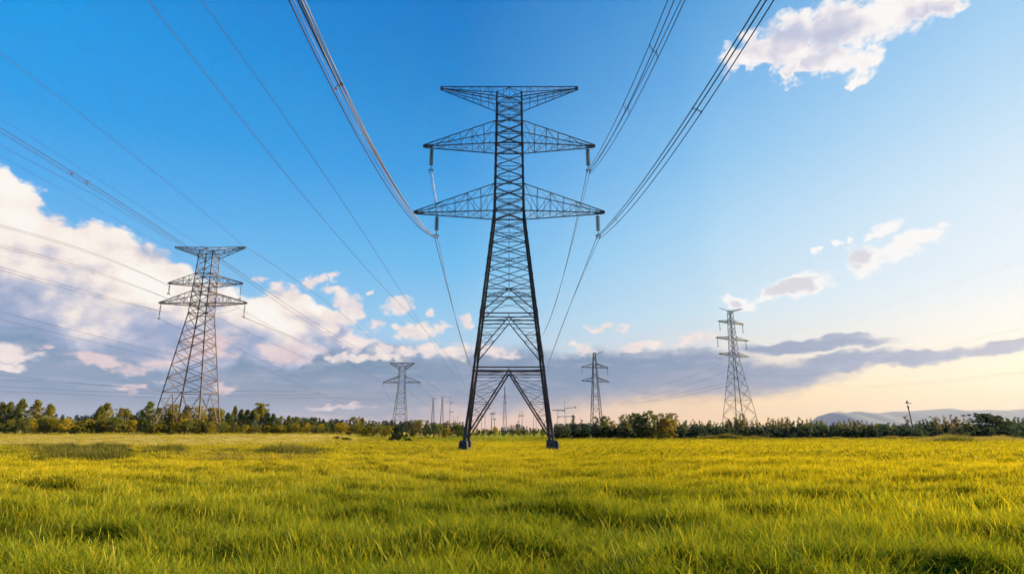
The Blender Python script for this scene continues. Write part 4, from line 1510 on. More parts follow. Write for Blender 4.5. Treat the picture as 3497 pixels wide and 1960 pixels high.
def crown_points(kind, rng):
    C, Rr = [], []
    if kind == 'poplar':
        for k in range(150):
            z = 0.04 + 0.93 * (k + rng.random()) / 150
            w = 0.200 * math.sin(min(1.0, (z - 0.02) / 0.30) * 1.57) * (1.0 if z < 0.5 else max(0.10, 1 - ((z - 0.5) / 0.50) ** 1.5))
            a = rng.random() * 6.28
            q = w * (0.2 + 0.8 * rng.random())
            C.append((math.cos(a) * q, math.sin(a) * q, z))
            Rr.append(0.030 + 0.032 * rng.random())
    elif kind == 'broad':
        lobes = [(rng.normal() * 0.20, rng.normal() * 0.20, 0.35 + 0.48 * rng.random(), 0.15 + 0.12 * rng.random()) for _ in range(8)]
        lobes.append((0.02, 0, 0.84, 0.15))
        lobes += [(rng.normal() * 0.14, rng.normal() * 0.14, 0.30, 0.24), (rng.normal() * 0.2, rng.normal() * 0.2, 0.22, 0.2)]
        for x, y, z, r in lobes:
            for k in range(20):
                d = rng.normal(size=3)
                d /= np.linalg.norm(d)
                C.append((x + d[0] * r, y + d[1] * r, min(0.97, max(0.06, z + d[2] * r * (0.8 + 0.5 * rng.random())))))
                Rr.append(0.030 + 0.040 * rng.random())
    elif kind == 'bush':
        for k in range(9):
            x, y = rng.normal() * 0.33, rng.normal() * 0.26
            top = (0.55 + 0.42 * rng.random()) * math.exp(-(x * x) * 1.1)
            for j in range(9):
                d = rng.normal(size=3)
                d /= np.linalg.norm(d)
                r = 0.19
                C.append((x + d[0] * r, y + d[1] * r, max(0.06, min(0.96, top * (0.25 + 0.72 * rng.random())))))
                Rr.append(0.06 + 0.05 * rng.random())
    elif kind == 'conifer':
        for k in range(15):
            z = 0.10 + 0.88 * k / 15
            w = 0.20 * (1 - z) ** 0.85 + 0.008
            m = max(3, int(9 * (1 - z)))
            for j in range(m):
                a = 6.28 * (j + rng.random() * 0.7) / m
                q = w * (0.55 + 0.5 * rng.random())
                C.append((math.cos(a) * q, math.sin(a) * q, z - q * 0.22))
                Rr.append(0.022 + 0.04 * (1 - z))
    elif kind == 'slim':
        for k in range(20):
            z = 0.16 + 0.82 * (k + rng.random()) / 20
            a = rng.random() * 6.28
            q = 0.11 * rng.random() ** 0.6 * (1.15 - z * 0.7)
            C.append((math.cos(a) * q, math.sin(a) * q, z))
            Rr.append(0.022 + 0.04 * rng.random())
    elif kind == 'vase':
        for k in range(34):
            z = 0.44 + 0.54 * rng.random()
            w = 0.20 * (0.45 + 0.75 * (z - 0.4) / 0.6)
            a = rng.random() * 6.28
            q = w * rng.random() ** 0.6
            C.append((0.05 * (z - 0.3) * 2 + math.cos(a) * q, math.sin(a) * q, z))
            Rr.append(0.045 + 0.04 * rng.random())
    elif kind == 'plume':
        # hedge tree with several upright feathery tops over a dense skirt
        tops = [(rng.normal() * 0.26, rng.normal() * 0.18, 0.62 + 0.36 * rng.random()) for _ in range(6)] + [(0, 0, 0.95)]
        for x, y, h in tops:
            for k in range(10):
                z = h * (0.18 + 0.8 * k / 10)
                w = 0.17 * (1 - 0.78 * k / 10)
                a = rng.random() * 6.28
                C.append((x + math.cos(a) * w * rng.random(), y + math.sin(a) * w * rng.random(), z))
                Rr.append(0.085 * (1 - 0.62 * k / 10) + 0.015 * rng.random())
    elif kind == 'round':
        for k in range(80):
            d = rng.normal(size=3)
            d /= np.linalg.norm(d)
            C.append((d[0] * 0.46, d[1] * 0.42, max(0.06, 0.42 + d[2] * 0.44)))
            Rr.append(0.09 + 0.04 * rng.random())
    return np.array(C), np.array(Rr)


PER = {'poplar': 34, 'broad': 30, 'bush': 46, 'conifer': 20, 'slim': 46, 'vase': 60, 'plume': 44, 'round': 40}
LEAFSZ = {'poplar': 0.017, 'broad': 0.019, 'bush': 0.034, 'conifer': 0.016, 'slim': 0.016, 'vase': 0.020, 'plume': 0.026, 'round': 0.026}
PROTO = {}


def tree_proto(kind, var):
    key = (kind, var)
    if key in PROTO:
        return PROTO[key]
    rng = np.random.default_rng(100 + var * 17 + sum(map(ord, kind)))
    C, Rr = crown_points(kind, rng)
    v, f, a = leaf_cloud(rng, C, Rr, PER[kind], LEAFSZ[kind])
    crown = np_mesh(kind + '_crown', v, f, M_LEAF, {'leaf': a})
    mb = MB()
    top = 0.94 if kind in ('poplar', 'conifer', 'slim') else 0.72
    lean = 0.08 if kind == 'vase' else 0.015
    r0 = 0.024 if kind not in ('slim', 'conifer') else 0.016
    tr = [Vector((lean * t * 1.2 + 0.012 * math.sin(t * 7 + var), 0.012 * math.cos(t * 6), -0.04 + (top + 0.04) * t)) for t in np.linspace(0, 1, 9)]
    mb.tube(tr, [r0 * (1.25 - t) + 0.002 for t in np.linspace(0, 1, 9)], 7)
    pick = rng.choice(len(C), size=min(len(C), 11), replace=False)
    for i in pick:
        c = Vector(C[i])
        t = max(0.12, min(0.9, c.z * 0.62))
        b = tr[int(t * 8 / max(top, 0.01) * 0.9) if int(t * 8 / max(top, 0.01) * 0.9) < 9 else 8]
        m = b.lerp(c, 0.5) + Vector((0, 0, 0.02))
        mb.tube([b, m, c], [r0 * 0.45, r0 * 0.3, r0 * 0.12], 5)
    tm = mb.build('trunk', M_BARK, None)
    trunk = tm.data
    bpy.data.objects.remove(tm)
    PROTO[key] = (crown, trunk)
    return PROTO[key]


TREES = []


def tree(px, ty, Y, kind, wide, tint, desc, name=None, base_y=None, var=None, yaw=None):
    """px, ty: where its tip stands in the photograph; Y: its distance"""
    p = at(px, ty, Y)
    z = gz(p.x, Y)
    H = max(0.5, p.z - z)
    crown, trunk = tree_proto(kind, (len(TREES) % 3) if var is None else var)
    nm = name or {'poplar': 'poplar_tree', 'broad': 'leafy_tree', 'bush': 'bush', 'conifer': 'conifer_tree', 'slim': 'slim_tree', 'vase': 'poplar_tree', 'plume': 'hedge_tree', 'round': 'round_bush'}[kind]
    o = empty(nm, (p.x, Y, z - 0.05), random.uniform(0, 6.28) if yaw is None else yaw)
    w = H * wide
    o.scale = (w, w, H * 1.02)
    c = bpy.data.objects.new('crown', crown)
    j = random.uniform(0.85, 1.18)
    c.color = (tint[0] * j * random.uniform(.93, 1.07), tint[1] * j, tint[2] * j, 1)
    COL.objects.link(c)
    c.parent = o
    t = bpy.data.objects.new('trunk', trunk)
    COL.objects.link(t)
    t.parent = o
    o['category'] = 'bush' if kind in ('bush', 'round') else 'tree'
    TREES.append((px, o, desc))
    return o


OLIVE, GOLD, DKGREEN, BLUEGR, TEAL, RUST, MOSS = (0.19, 0.165, 0.016), (0.33, 0.25, 0.014), (0.060, 0.088, 0.016), (0.040, 0.058, 0.042), (0.085, 0.118, 0.062), (0.21, 0.165, 0.062), (0.15, 0.155, 0.030)
# left tree line, along the far edge of the ripe crop
for px, ty, w, k, tint in ((10, 1372, .95, 'poplar', OLIVE), (38, 1373, 1.0, 'poplar', MOSS), (79, 1361, .95, 'poplar', MOSS), (130, 1365, 1.05, 'poplar', OLIVE), (174, 1380, 1.05, 'poplar', OLIVE),
                           (346, 1385, 1.0, 'poplar', MOSS), (368, 1375, 1.1, 'poplar', OLIVE), (804, 1386, .7, 'poplar', MOSS), (826, 1397, 1.0, 'poplar', MOSS), (846, 1398, 1.0, 'poplar', OLIVE),
                           (862, 1402, .9, 'poplar', DKGREEN)):
    tree(px, ty, 124 + random.uniform(-3, 5), k, w * 1.25, tint, 'tall %s poplar in the left treeline' % {OLIVE: 'olive', MOSS: 'mossy', DKGREEN: 'dark'}[tint])
tree(878, 1376, 122, 'vase', 1.0, OLIVE, 'tall poplar with a bare leaning trunk and square top', var=0, yaw=0.3)
tree(896, 1378, 124, 'vase', .9, MOSS, 'tall square-topped poplar behind the bare-trunked one', var=1, yaw=0.1)
for px, ty, w, k, tint in ((432, 1395, 1.0, 'broad', OLIVE), (484, 1398, .8, 'broad', DKGREEN), (515, 1371, .85, 'broad', MOSS), (545, 1392, .9, 'broad', MOSS), (585, 1400, .95, 'broad', OLIVE), (612, 1382, .8, 'broad', OLIVE),
                           (640, 1384, .9, 'broad', OLIVE), (682, 1384, .9, 'broad', GOLD), (722, 1392, .9, 'broad', OLIVE), (752, 1396, .9, 'broad', OLIVE), (780, 1408, .75, 'broad', DKGREEN), (915, 1408, .8, 'broad', DKGREEN), (935, 1412, .9, 'broad', DKGREEN),
                           (962, 1420, .9, 'broad', MOSS), (988, 1418, .9, 'broad', MOSS), (1012, 1424, .9, 'broad', MOSS), (1042, 1426, .9, 'broad', DKGREEN), (1078, 1424, .8, 'broad', MOSS), (1105, 1431, .9, 'broad', DKGREEN), (1132, 1430, .9, 'broad', DKGREEN),
                           (1165, 1434, .9, 'broad', DKGREEN), (1209, 1423, .8, 'broad', OLIVE), (1238, 1425, .8, 'broad', OLIVE), (1276, 1436, .8, 'broad', MOSS), (1308, 1443, .9, 'broad', MOSS)):
    up_ = int(px * 7) % 5 < 2
    tree(px, ty, 126 + random.uniform(-3, 8), 'poplar' if up_ else k, 1.35 if up_ else w, tint, ('%s upright tree in the left treeline' if up_ else '%s broad tree in the left treeline') % {OLIVE: 'olive', MOSS: 'mossy', DKGREEN: 'dark', GOLD: 'golden'}[tint])
rr = random.Random(3)
x = 4.0
while x < 1335:
    g_ = rr.random()
    tree(x, rr.uniform(1420, 1448) if x < 760 else rr.uniform(1440, 1458), (103 if 500 < x < 745 else 113) + rr.uniform(-1.5, 4), 'bush' if g_ < .5 else 'broad', rr.uniform(.8, 1.15) if g_ < .5 else rr.uniform(.7, .95), (GOLD, OLIVE, MOSS)[int(rr.random() ** 1.1 * 3)],
         'low golden-green shrub along the crop edge', name='shrub')
    x += rr.uniform(12, 18)
# between the two left pylons and the large one
for px, ty, w, k, tint, Y in ((1256, 1446, .9, 'broad', DKGREEN, 150), (1345, 1441, 1.0, 'broad', DKGREEN, 150), (1402, 1434, .85, 'broad', RUST, 150), (1430, 1433, .8, 'broad', OLIVE, 152), (1456, 1447, .9, 'broad', DKGREEN, 140),
                              (1480, 1447, .85, 'broad', DKGREEN, 135), (1505, 1447, .8, 'broad', OLIVE, 150), (1528, 1436, .85, 'broad', RUST, 160), (1547, 1444, .9, 'broad', MOSS, 160), (1562, 1452, .9, 'broad', DKGREEN, 155), (1330, 1455, .9, 'bush', OLIVE, 140),
                              (1412, 1458, .9, 'bush', OLIVE, 140), (1520, 1456, .9, 'bush', GOLD, 140), (1590, 1462, 1.0, 'bush', GOLD, 150)):
    tree(px, ty, Y, k, w, tint, '%s round-headed tree near the large pylon' % {OLIVE: 'olive', MOSS: 'mossy', DKGREEN: 'dark green', GOLD: 'golden', RUST: 'brownish'}[tint])
tree(1362, 1448, 96, 'bush', .95, (0.03, 0.05, 0.016), 'dark solitary bush standing out in the field below the small pale pylon', name='solitary_bush')
tree(1150, 1487, 92, 'bush', 2.2, (0.05, 0.055, 0.02), 'low dark brushy mound in the field', name='bush')
tree(1185, 1489, 91, 'bush', 2.4, (0.055, 0.06, 0.02), 'low brushy mound beside the darker one', name='bush')
for px, ty, tint in ((1648, 1464, MOSS), (1692, 1456, GOLD), (1772, 1460, OLIVE), (1790, 1466, DKGREEN), (1822, 1463, MOSS), (1628, 1470, OLIVE), (1672, 1468, DKGREEN), (1850, 1464, DKGREEN), (1720, 1470, DKGREEN), (1750, 1470, MOSS)):
    tree(px, ty, 200, 'broad', .9, tint, '%s small tree below the great arch' % {OLIVE: 'olive', MOSS: 'mossy', DKGREEN: 'dark', GOLD: 'pale golden'}[tint])
# right hedge
tree(1958, 1416, 138, 'slim', 1.3, TEAL, 'thin open-crowned tree rising from the hedge')
tree(1985, 1430, 138, 'slim', 1.2, RUST, 'short thin tree beside the open-crowned one')
for px, ty, w, tint in ((1912, 1447, .9, TEAL), (1938, 1446, .9, TEAL), (2008, 1443, .9, TEAL), (2036, 1446, .8, BLUEGR), (2066, 1421, .8, MOSS), (2092, 1436, .8, OLIVE), (2120, 1421, .75, RUST), (2148, 1440, .9, MOSS)):
    tree(px, ty, 134 + random.uniform(-3, 6), 'broad', w * 1.1, tint, '%s hedge tree near the small narrow pylon' % {TEAL: 'teal-green', BLUEGR: 'bluish', MOSS: 'mossy', OLIVE: 'olive', RUST: 'brownish'}[tint])
for px, ty, w in ((1905, 1466, 1.0), (1930, 1464, 1.0), (1960, 1462, 1.0), (1992, 1462, 1.0), (2042, 1458, 1.1), (2075, 1455, 1.1), (2110, 1452, 1.2), (2140, 1456, 1.0)):
    tree(px, ty, 118 + random.uniform(-2, 3), 'bush', w, (0.030, 0.045, 0.018), 'dark shadowy bush at the foot of the hedge')
tree(2176, 1412, 121, 'broad', 1.1, DKGREEN, 'big dark green bushy tree, left part of the large clump')
tree(2216, 1402, 120, 'broad', 1.15, MOSS, 'tallest bushy tree of the large clump')
tree(2252, 1413, 119, 'broad', 1.1, OLIVE, 'bushy olive tree at the right of the large clump')
tree(2272, 1428, 117, 'broad', 1.0, (0.30, 0.20, 0.02), 'bright golden-orange tree at the sunny end of the large clump')
tree(2200, 1446, 114, 'bush', 1.0, (0.035, 0.05, 0.014), 'dark low bush in front of the large clump')
tree(2262, 1458, 113, 'bush', 1.0, (0.09, 0.085, 0.014), 'low olive bush in front of the golden tree')
tree(2289, 1404, 136, 'conifer', 1.15, TEAL, 'narrow spire-shaped conifer right of the large clump', var=0)
k_ = 0
for px, ty, w, tint in ((2318, 1428, .8, MOSS), (2340, 1426, .8, TEAL), (2368, 1424, .75, TEAL), (2395, 1430, .8, MOSS), (2420, 1427, .8, TEAL), (2448, 1438, .9, TEAL), (2476, 1432, .9, TEAL), (2506, 1416, .8, MOSS), (2526, 1402, .8, RUST), (2548, 1418, .8, MOSS),
                        (2580, 1438, .8, TEAL), (2622, 1418, .85, RUST), (2655, 1418, .85, RUST), (2690, 1415, .85, MOSS), (2733, 1419, .8, RUST), (2768, 1417, .85, MOSS), (2798, 1428, .85, MOSS), (2846, 1434, .85, TEAL), (2880, 1423, .85, MOSS), (2910, 1424, .85, RUST),
                        (2940, 1427, .85, RUST), (2976, 1433, .85, MOSS), (3030, 1435, .85, MOSS), (3054, 1437, .85, TEAL), (3128, 1432, .85, TEAL), (3160, 1421, .8, TEAL), (3178, 1411, .8, MOSS), (3220, 1408, .8, RUST), (3262, 1412, .8, RUST), (3300, 1424, .85, MOSS),
                        (3440, 1420, .85, TEAL), (3462, 1414, .8, TEAL), (3494, 1417, .85, TEAL), (3520, 1420, .85, TEAL), (3010, 1440, .9, TEAL), (3085, 1440, .9, TEAL), (2820, 1436, .9, TEAL), (2710, 1428, .9, TEAL), (2640, 1428, .9, TEAL)):
    k_ += 1
    tree(px, ty, 132 + random.uniform(-4, 7), 'plume', w * 1.15, tint, '%s feathery tree in the right hedge' % {TEAL: 'teal-green', MOSS: 'mossy', RUST: 'brown-topped'}[tint])
tree(3092, 1417, 130, 'slim', 1.0, RUST, 'thin sparse sapling beside the leaning post')
tree(3370, 1412, 124, 'broad', 1.5, (0.045, 0.062, 0.026), 'large dark round tree near the right end of the hedge', var=1)
tree(3405, 1420, 126, 'broad', 1.2, (0.05, 0.065, 0.028), 'dark round tree half hidden by the larger one')
tree(3486, 1444, 104, 'round', 1.15, (0.075, 0.105, 0.045), 'smooth dome-shaped pale bush at the right edge')
x = 2300.0
while x < 3540:
    tree(x, rr.uniform(1446, 1458), 117 + rr.uniform(-2, 4), 'bush', rr.uniform(.85, 1.2), (0.050, 0.076, 0.040) if rr.random() < .7 else (0.085, 0.105, 0.045), 'low dark bush under the right hedge')
    x += rr.uniform(26, 40)


def ordinal(n):
    return ['first', 'second', 'third', 'fourth', 'fifth', 'sixth', 'seventh', 'eighth', 'ninth', 'tenth', 'eleventh', 'twelfth', 'thirteenth', 'fourteenth', 'fifteenth', 'sixteenth', 'seventeenth', 'eighteenth', 'nineteenth', 'twentieth'][n]


def label_trees():
    marks = [('left edge', -1), ('brown pylon', 630), ('pale pylon', 1366), ('large pylon', 1735), ('narrow pylon', 2036), ('slender pylon', 2536), ('leaning post', 3112), ('right edge', 3560)]
    cells = {}
    for px, o, desc in TREES:
        mk = min(marks, key=lambda m: abs(m[1] - px))
        side = 'left' if px < mk[1] else 'right'
        cells.setdefault((desc, mk[0], side), []).append((abs(px - mk[1]), o))
    alone = {}
    for px, o, desc in TREES:
        alone[desc] = alone.get(desc, 0) + 1
    for (desc, mk, side), lst in cells.items():
        lst.sort(key=lambda q: q[0])
        for i, (_, o) in enumerate(lst):
            if alone[desc] == 1:
                o['label'] = desc
            else:
                rel = 'from the ' + mk if 'edge' in mk else '%s of the %s' % (side, mk)
                o['label'] = '%s, %s such %s' % (desc, ordinal(min(i, 19)), rel)
                o['group'] = desc.split(',')[0] + 's'


label_trees()


def far_forest():
    """the wood far behind that reads as one mass"""
    rng = np.random.default_rng(8)
    vs, fs, at_, n = [], [], [], 0
    specs = []
    for px in np.arange(150, 1600, 7.5):
        top = 1410 + rng.random() * 22 if px < 900 else 1418 + rng.random() * 20 + (px - 900) * 0.025
        specs.append((px + rng.normal() * 4, top, 190 + rng.random() * 70, rng.random() < 0.75))
    for px in np.arange(1590, 1900, 6.0):
        specs.append((px + rng.normal() * 3, 1462 - 16 * math.exp(-((px - 1765) / 50.0) ** 2) + rng.random() * 6, 470 + rng.random() * 70, rng.random() < 0.75))
    for px in np.arange(1560, 1920, 9.0):
        specs.append((px + rng.normal() * 3, 1466 + rng.random() * 7, 250 + rng.random() * 40, rng.random() < 0.4))
    for px in np.arange(1890, 3540, 13.0):
        specs.append((px + rng.normal() * 5, 1444 + rng.random() * 14, 160 + rng.random() * 50, rng.random() < 0.2))
    for px, ty, Y, con in specs:
        p = at(px, ty, Y)
        z = gz(p.x, Y)
        H = max(1.5, p.z - z)
        C, Rr = crown_points('conifer' if con else 'broad', rng)
        v, f, a = leaf_cloud(rng, C, Rr, 6 if con else 7, 0.042)
        w = H * (1.1 if con else 0.85)
        vs.append(v * np.array([w, w, H]) + np.array([p.x, Y, z]))
        fs.append(f + n)
        at_.append(a)
        n += len(v)
    me = np_mesh('far_forest', np.concatenate(vs), np.concatenate(fs), M_LEAF, {'leaf': np.concatenate(at_)})
    o = bpy.data.objects.new('far_forest', me)
    o.color = (0.038, 0.052, 0.036, 1)
    COL.objects.link(o)
    tag(o, 'dark bluish wood far behind the front trees and the arch of the pylon', 'forest', None, 'stuff')


far_forest()


# ---------------------------------------------------------------- grass
def tuft(name, rng, blades, radius, h0, h1, width, mat, spread=0.5, levels=5, bend=0.5, heads=False):
    B = blades
    a = rng.random(B) * 6.283
    rad = radius * np.sqrt(rng.random(B))
    base = np.stack([np.cos(a) * rad, np.sin(a) * rad, np.full(B, -0.05)], 1)
    phi = rng.random(B) * 6.283
    dirv = np.stack([np.cos(phi), np.sin(phi), np.zeros(B)], 1)
    lean = spread * rng.random(B)
    h = h0 + (h1 - h0) * rng.random(B) ** 1.2
    bd = bend * (0.25 + rng.random(B))
    tw = phi + 1.57 + rng.normal(size=B) * 0.6
    side = np.stack([np.cos(tw), np.sin(tw), np.zeros(B)], 1)
    w = width * (0.6 + 0.8 * rng.random(B))
    if heads:
        rad[:] = radius * rng.random(B)
    V_, A_, R_ = [], [], []
    tint = rng.random(B) if not heads else 0.35 + 0.55 * rng.random(B)
    for l in range(levels):
        t = l / (levels - 1)
        c = base + dirv * ((np.sin(lean) * t + bd * t ** 2.2) * h)[:, None] + np.array([0, 0, 1.0]) * ((np.cos(lean) * t - 0.35 * bd * t ** 2.4) * h)[:, None]
        hw = (w * ((1.0 - t ** 1.5 * 0.88) if not heads else (0.30 if t < 0.76 else (0.75 if t < 0.95 else 0.2))) * 0.5)[:, None]
        V_.append(np.stack([c - side * hw, c + side * hw], 1))
        A_.append(np.full((B, 2), t))
        R_.append(np.repeat(tint[:, None], 2, 1))
    V_ = np.stack(V_, 1)
    idx = np.arange(B * levels * 2).reshape(B, levels, 2)
    f = np.stack([idx[:, :-1, 0], idx[:, :-1, 1], idx[:, 1:, 1], idx[:, 1:, 0]], -1).reshape(-1, 4)
    V_ = V_.reshape(-1, 3)
    A_ = np.stack(A_, 1).ravel()
    R_ = np.stack(R_, 1).ravel()
    me = np_mesh(name, V_, f, mat, {'along': A_, 'blade': R_}, smooth=True)
    return bpy.data.objects.new(name, me)


def scatter(name, pts, rot, scl, idx, dry, tufts, label=None, cat=None):
    """one object: points with stored attributes, tufts instanced on them"""
    col = bpy.data.collections.new(name + '_tufts')
    for t in tufts:
        col.objects.link(t)
    me = bpy.data.meshes.new(name)
    me.vertices.add(len(pts))
    me.vertices.foreach_set('co', np.asarray(pts, np.float32).ravel())
    for an, ty, key, val in (('rot', 'FLOAT_VECTOR', 'vector', rot), ('scl', 'FLOAT_VECTOR', 'vector', scl), ('pick', 'INT', 'value', idx), ('dry', 'FLOAT', 'value', dry)):
        at_ = me.attributes.new(an, ty, 'POINT')
        at_.data.foreach_set(key, np.asarray(val, np.int32 if ty == 'INT' else np.float32).ravel())
    me.update()
    o = bpy.data.objects.new(name, me)
    COL.objects.link(o)
    ng = bpy.data.node_groups.new(name + '_scatter', 'GeometryNodeTree')
    ng.interface.new_socket(name='Geometry', in_out='INPUT', socket_type='NodeSocketGeometry')
    ng.interface.new_socket(name='Geometry', in_out='OUTPUT', socket_type='NodeSocketGeometry')
    N = ng.nodes
    gi, go = N.new('NodeGroupInput'), N.new('NodeGroupOutput')
    ci = N.new('GeometryNodeCollectionInfo')
    ci.inputs['Collection'].default_value = col
    ci.inputs['Separate Children'].default_value = True
    ci.inputs['Reset Children'].default_value = True
    ip = N.new('GeometryNodeInstanceOnPoints')
    ip.inputs['Pick Instance'].default_value = True

    def attr(nm, ty):
        a = N.new('GeometryNodeInputNamedAttribute')
        a.data_type = ty
        a.inputs['Name'].default_value = nm
        return a.outputs['Attribute']
    e2r = N.new('FunctionNodeEulerToRotation')
    L = ng.links.new
    L(attr('rot', 'FLOAT_VECTOR'), e2r.inputs[0])
    L(gi.outputs[0], ip.inputs['Points'])
    L(ci.outputs[0], ip.inputs['Instance'])
    L(attr('pick', 'INT'), ip.inputs['Instance Index'])
    L(e2r.outputs[0], ip.inputs['Rotation'])
    L(attr('scl', 'FLOAT_VECTOR'), ip.inputs['Scale'])
    L(ip.outputs[0], go.inputs[0])
    md = o.modifiers.new('scatter', 'NODES')
    md.node_group = ng
    tag(o, label, cat, None, 'stuff')
    return o


def lean_euler(yaw, lx, ly):
    """rotation = tilt the top by (lx, ly) after turning by yaw"""
    n = len(yaw)
    up = np.stack([lx, ly, np.ones(n)], 1)
    up /= np.linalg.norm(up, axis=1)[:, None]
    xa = np.stack([np.cos(yaw), np.sin(yaw), np.zeros(n)], 1)
    ya = np.cross(up, xa)
    ya /= np.linalg.norm(ya, axis=1)[:, None]
    xa = np.cross(ya, up)
    a = np.arctan2(ya[:, 2], up[:, 2])
    b = -np.arcsin(np.clip(xa[:, 2], -1, 1))
    c = np.arctan2(xa[:, 1], xa[:, 0])
    return np.stack([a, b, c], 1)


def build_grass():
    rng = RNG
    tufts = []
    for k in range(5):
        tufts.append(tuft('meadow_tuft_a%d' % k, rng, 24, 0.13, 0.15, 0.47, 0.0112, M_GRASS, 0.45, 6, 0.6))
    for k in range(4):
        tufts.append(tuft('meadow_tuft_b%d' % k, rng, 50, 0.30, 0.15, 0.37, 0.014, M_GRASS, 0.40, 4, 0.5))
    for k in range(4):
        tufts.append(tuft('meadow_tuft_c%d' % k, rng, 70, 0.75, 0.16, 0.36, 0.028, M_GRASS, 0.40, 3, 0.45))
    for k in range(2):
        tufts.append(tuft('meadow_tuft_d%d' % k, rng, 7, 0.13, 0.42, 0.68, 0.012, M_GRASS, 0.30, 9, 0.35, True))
    P, S, I, D, RO = [], [], [], [], []
    for r0, r1, dens, i0, ni, hw in ((3.6, 9.5, 150, 0, 5, 58), (9.5, 17, 92, 0, 5, 55), (15.5, 27, 32, 5, 4, 54), (27, 46, 13, 5, 4, 52), (43, 80, 3.6, 9, 4, 51), (80, 150, 1.4, 9, 4, 50)):
        area = R(hw) * (r1 * r1 - r0 * r0)
        n = int(area * dens)
        r = np.sqrt(r0 * r0 + (r1 * r1 - r0 * r0) * rng.random(n))
        a = R(hw) * (2 * rng.random(n) - 1)
        x, y = r * np.sin(a), r * np.cos(a)
        big = lumps(x * 0.55, y, 5.5, 2)
        fine = lumps(x * 0.7, y * 1.3, 1.6, 4)
        far = lumps(x * 0.12, y, 13, 1)
        hf = 0.96 + 0.30 * big + 0.24 * fine + 0.10 * rng.normal(size=n)
        crop = sstep(58, 70, y) * sstep(-14, -34, x)
        hf *= np.clip(1 - crop * 0.8, 0.15, 1)
        keep = rng.random(n) > crop * 0.75
        mound = 0.45 * lumps(x, y * 1.7, 4.2, 1)
        dry = -0.08 + 0.72 * sstep(9, 36, r) + 0.26 * sstep(-15, 22, x) + 0.22 * mound + 0.22 * far * sstep(20, 60, y) + 0.10 * big + 0.12 * rng.normal(size=n)
        dry -= 0.45 * sstep(88, 108, y)
        stripe = sstep(0.30, 0.62, lumps(x * 0.05, y, 21, 5) * 0.6 + 0.25 * lumps(x * 0.2, y, 9, 6)) * sstep(35, 60, y)
        dry -= 0.50 * stripe
        dry += crop * 0.7
        wind = 0.10 + 0.16 * lumps(x * 0.6, y, 6, 3)
        lx = np.where(x > -1.0, -0.62 * sstep(-1, 9, x), 0.26 * sstep(-1, -6, x)) + wind * 0.6 - 0.05 + 0.12 * rng.normal(size=n)
        ly = 0.08 * rng.normal(size=n) - 0.05
        z = ground_z(x, y)
        P.append(np.stack([x, y, z], 1)[keep])
        s = np.clip(hf, 0.4, 1.7)
        wd = 0.95 + 0.25 * rng.random(n)
        S.append(np.stack([wd, wd, s], 1)[keep])
        ix = i0 + rng.integers(0, ni, n)
        if r1 < 30:
            stalk = rng.random(n) < 0.07 * np.clip(0.6 + 0.9 * big, 0, 1.5)
            ix = np.where(stalk, 13 + rng.integers(0, 2, n), ix)
        I.append(ix[keep])
        D.append(np.clip(dry, 0, 1)[keep])
        RO.append(lean_euler(rng.random(n) * 6.283, lx, ly)[keep])
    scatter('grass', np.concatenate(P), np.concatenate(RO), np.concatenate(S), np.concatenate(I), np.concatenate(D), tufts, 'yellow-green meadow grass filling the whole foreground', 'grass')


build_grass()


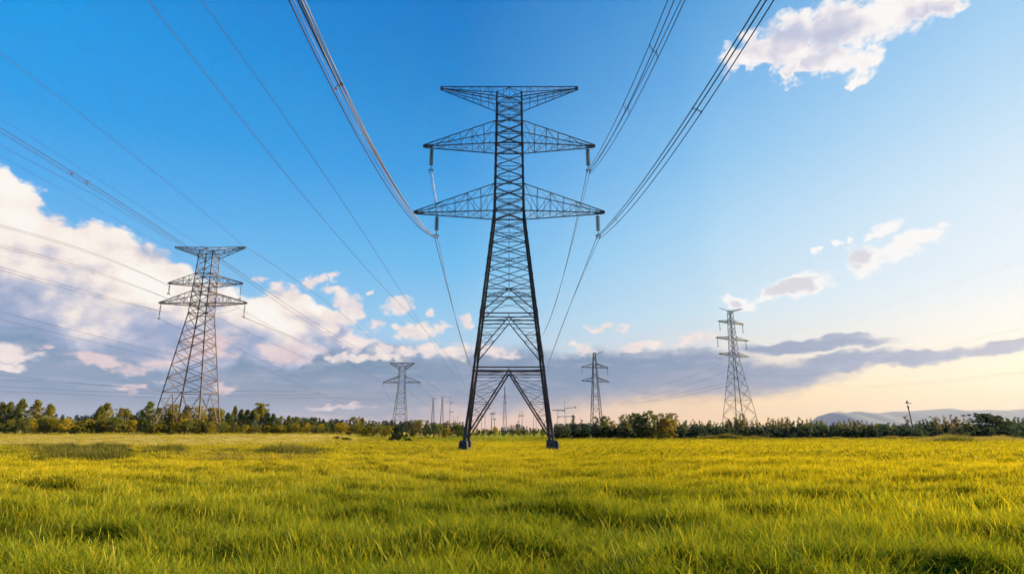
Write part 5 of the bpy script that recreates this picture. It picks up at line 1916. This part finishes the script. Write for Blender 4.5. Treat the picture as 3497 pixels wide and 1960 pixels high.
def build_weeds():
    rng = RNG
    tufts = [tuft('weed_tuft_%d' % k, rng, 60, 0.45, 0.45, 1.15, 0.035, M_WEED, 0.35, 4, 0.3) for k in range(4)]
    P, S, I, D, RO = [], [], [], [], []

    def patch(px0, px1, y0, y1, n, h, dry, jag=0.4):
        """weeds rooted where the picture strip (px0..px1, y0..y1) meets the ground"""
        k = 0
        while k < n:
            px = px0 + (px1 - px0) * rng.random()
            py = y0 + (y1 - y0) * rng.random()
            x, f, u = ray(px, py)
            Y = 60.0
            for _ in range(12):
                Y = (gz(x / f * Y, Y) - CAM_H) * f / u if u < -1e-4 else 110.0
                Y = min(max(Y, 20.0), 112.0)
            xx = x / f * Y
            edge = min(1.0, 4 * (px - px0) / (px1 - px0), 4 * (px1 - px) / (px1 - px0))
            P.append((xx, Y, gz(xx, Y)))
            hh = h * (0.5 + 0.5 * edge) * (1 - jag + 2 * jag * rng.random()) * (1.0 + 0.16 * math.sin(px * 0.05) * math.sin(px * 0.017))
            S.append((1.0, 1.0, max(0.15, hh)))
            I.append(rng.integers(0, 4))
            D.append(min(1, max(0, dry + 0.2 * rng.normal())))
            RO.append((0.1 * rng.normal(), 0.1 * rng.normal(), rng.random() * 6.28))
            k += 1
    patch(10, 540, 1517, 1526, 700, 0.46, 0.22)
    patch(130, 460, 1511, 1522, 520, 0.70, 0.05)
    patch(440, 900, 1512, 1524, 240, 0.36, 0.7)
    patch(480, 660, 1516, 1524, 90, 0.55, 0.2)
    patch(640, 1150, 1500, 1512, 220, 0.36, 0.85)
    patch(870, 1110, 1497, 1502, 140, 0.8, 0.1)
    patch(1560, 1600, 1534, 1542, 26, 0.30, 0.1)
    patch(1640, 1840, 1540, 1546, 40, 0.22, 0.1)
    patch(1860, 1920, 1532, 1542, 30, 0.32, 0.1)
    patch(2330, 2660, 1499, 1506, 460, 0.85, 0.3)
    patch(2400, 2560, 1498, 1504, 170, 1.05, 0.1)
    patch(2640, 3000, 1494, 1502, 300, 0.6, 0.6)
    patch(3140, 3330, 1508, 1516, 300, 0.95, 0.6)
    patch(3210, 3330, 1510, 1518, 200, 1.15, 0.05)
    patch(2960, 3497, 1512, 1518, 320, 0.28, 0.05)
    patch(3300, 3520, 1503, 1512, 380, 0.85, 0.9)
    patch(2880, 3500, 1492, 1500, 520, 0.75, 0.75)
    patch(1950, 2330, 1497, 1502, 260, 0.55, 0.6)
    scatter('weeds', P, RO, S, I, D, tufts, 'tall dry weeds and rank grass in strips along the field margins', 'weeds')


build_weeds()


# ---------------------------------------------------------------- air
def build_haze():
    x0, x1, y0, y1, z0, z1 = -9600, 9600, -1500, 9600, -5.0, 330.0
    vs = [(x0, y0, z0), (x1, y0, z0), (x1, y1, z0), (x0, y1, z0), (x0, y0, z1), (x1, y0, z1), (x1, y1, z1), (x0, y1, z1)]
    fs = [(0, 3, 2, 1), (4, 5, 6, 7), (0, 1, 5, 4), (1, 2, 6, 5), (2, 3, 7, 6), (3, 0, 4, 7)]
    m, g, out = material('haze_air')
    v = g.new('ShaderNodeVolumePrincipled')
    v.inputs['Color'].default_value = (0.54, 0.60, 0.84, 1)
    v.inputs['Density'].default_value = 0.00005
    v.inputs['Anisotropy'].default_value = 0.0
    NT_ = m.node_tree
    NT_.links.new(v.outputs[0], out.inputs['Volume'])
    me = bpy.data.meshes.new('haze')
    me.from_pydata(vs, [], fs)
    me.materials.append(m)
    o = bpy.data.objects.new('haze', me)
    COL.objects.link(o)
    tag(o, kind='stuff')
    o['label'] = 'thin pale haze over the far fields and hills'
    o['category'] = 'haze'


build_haze()
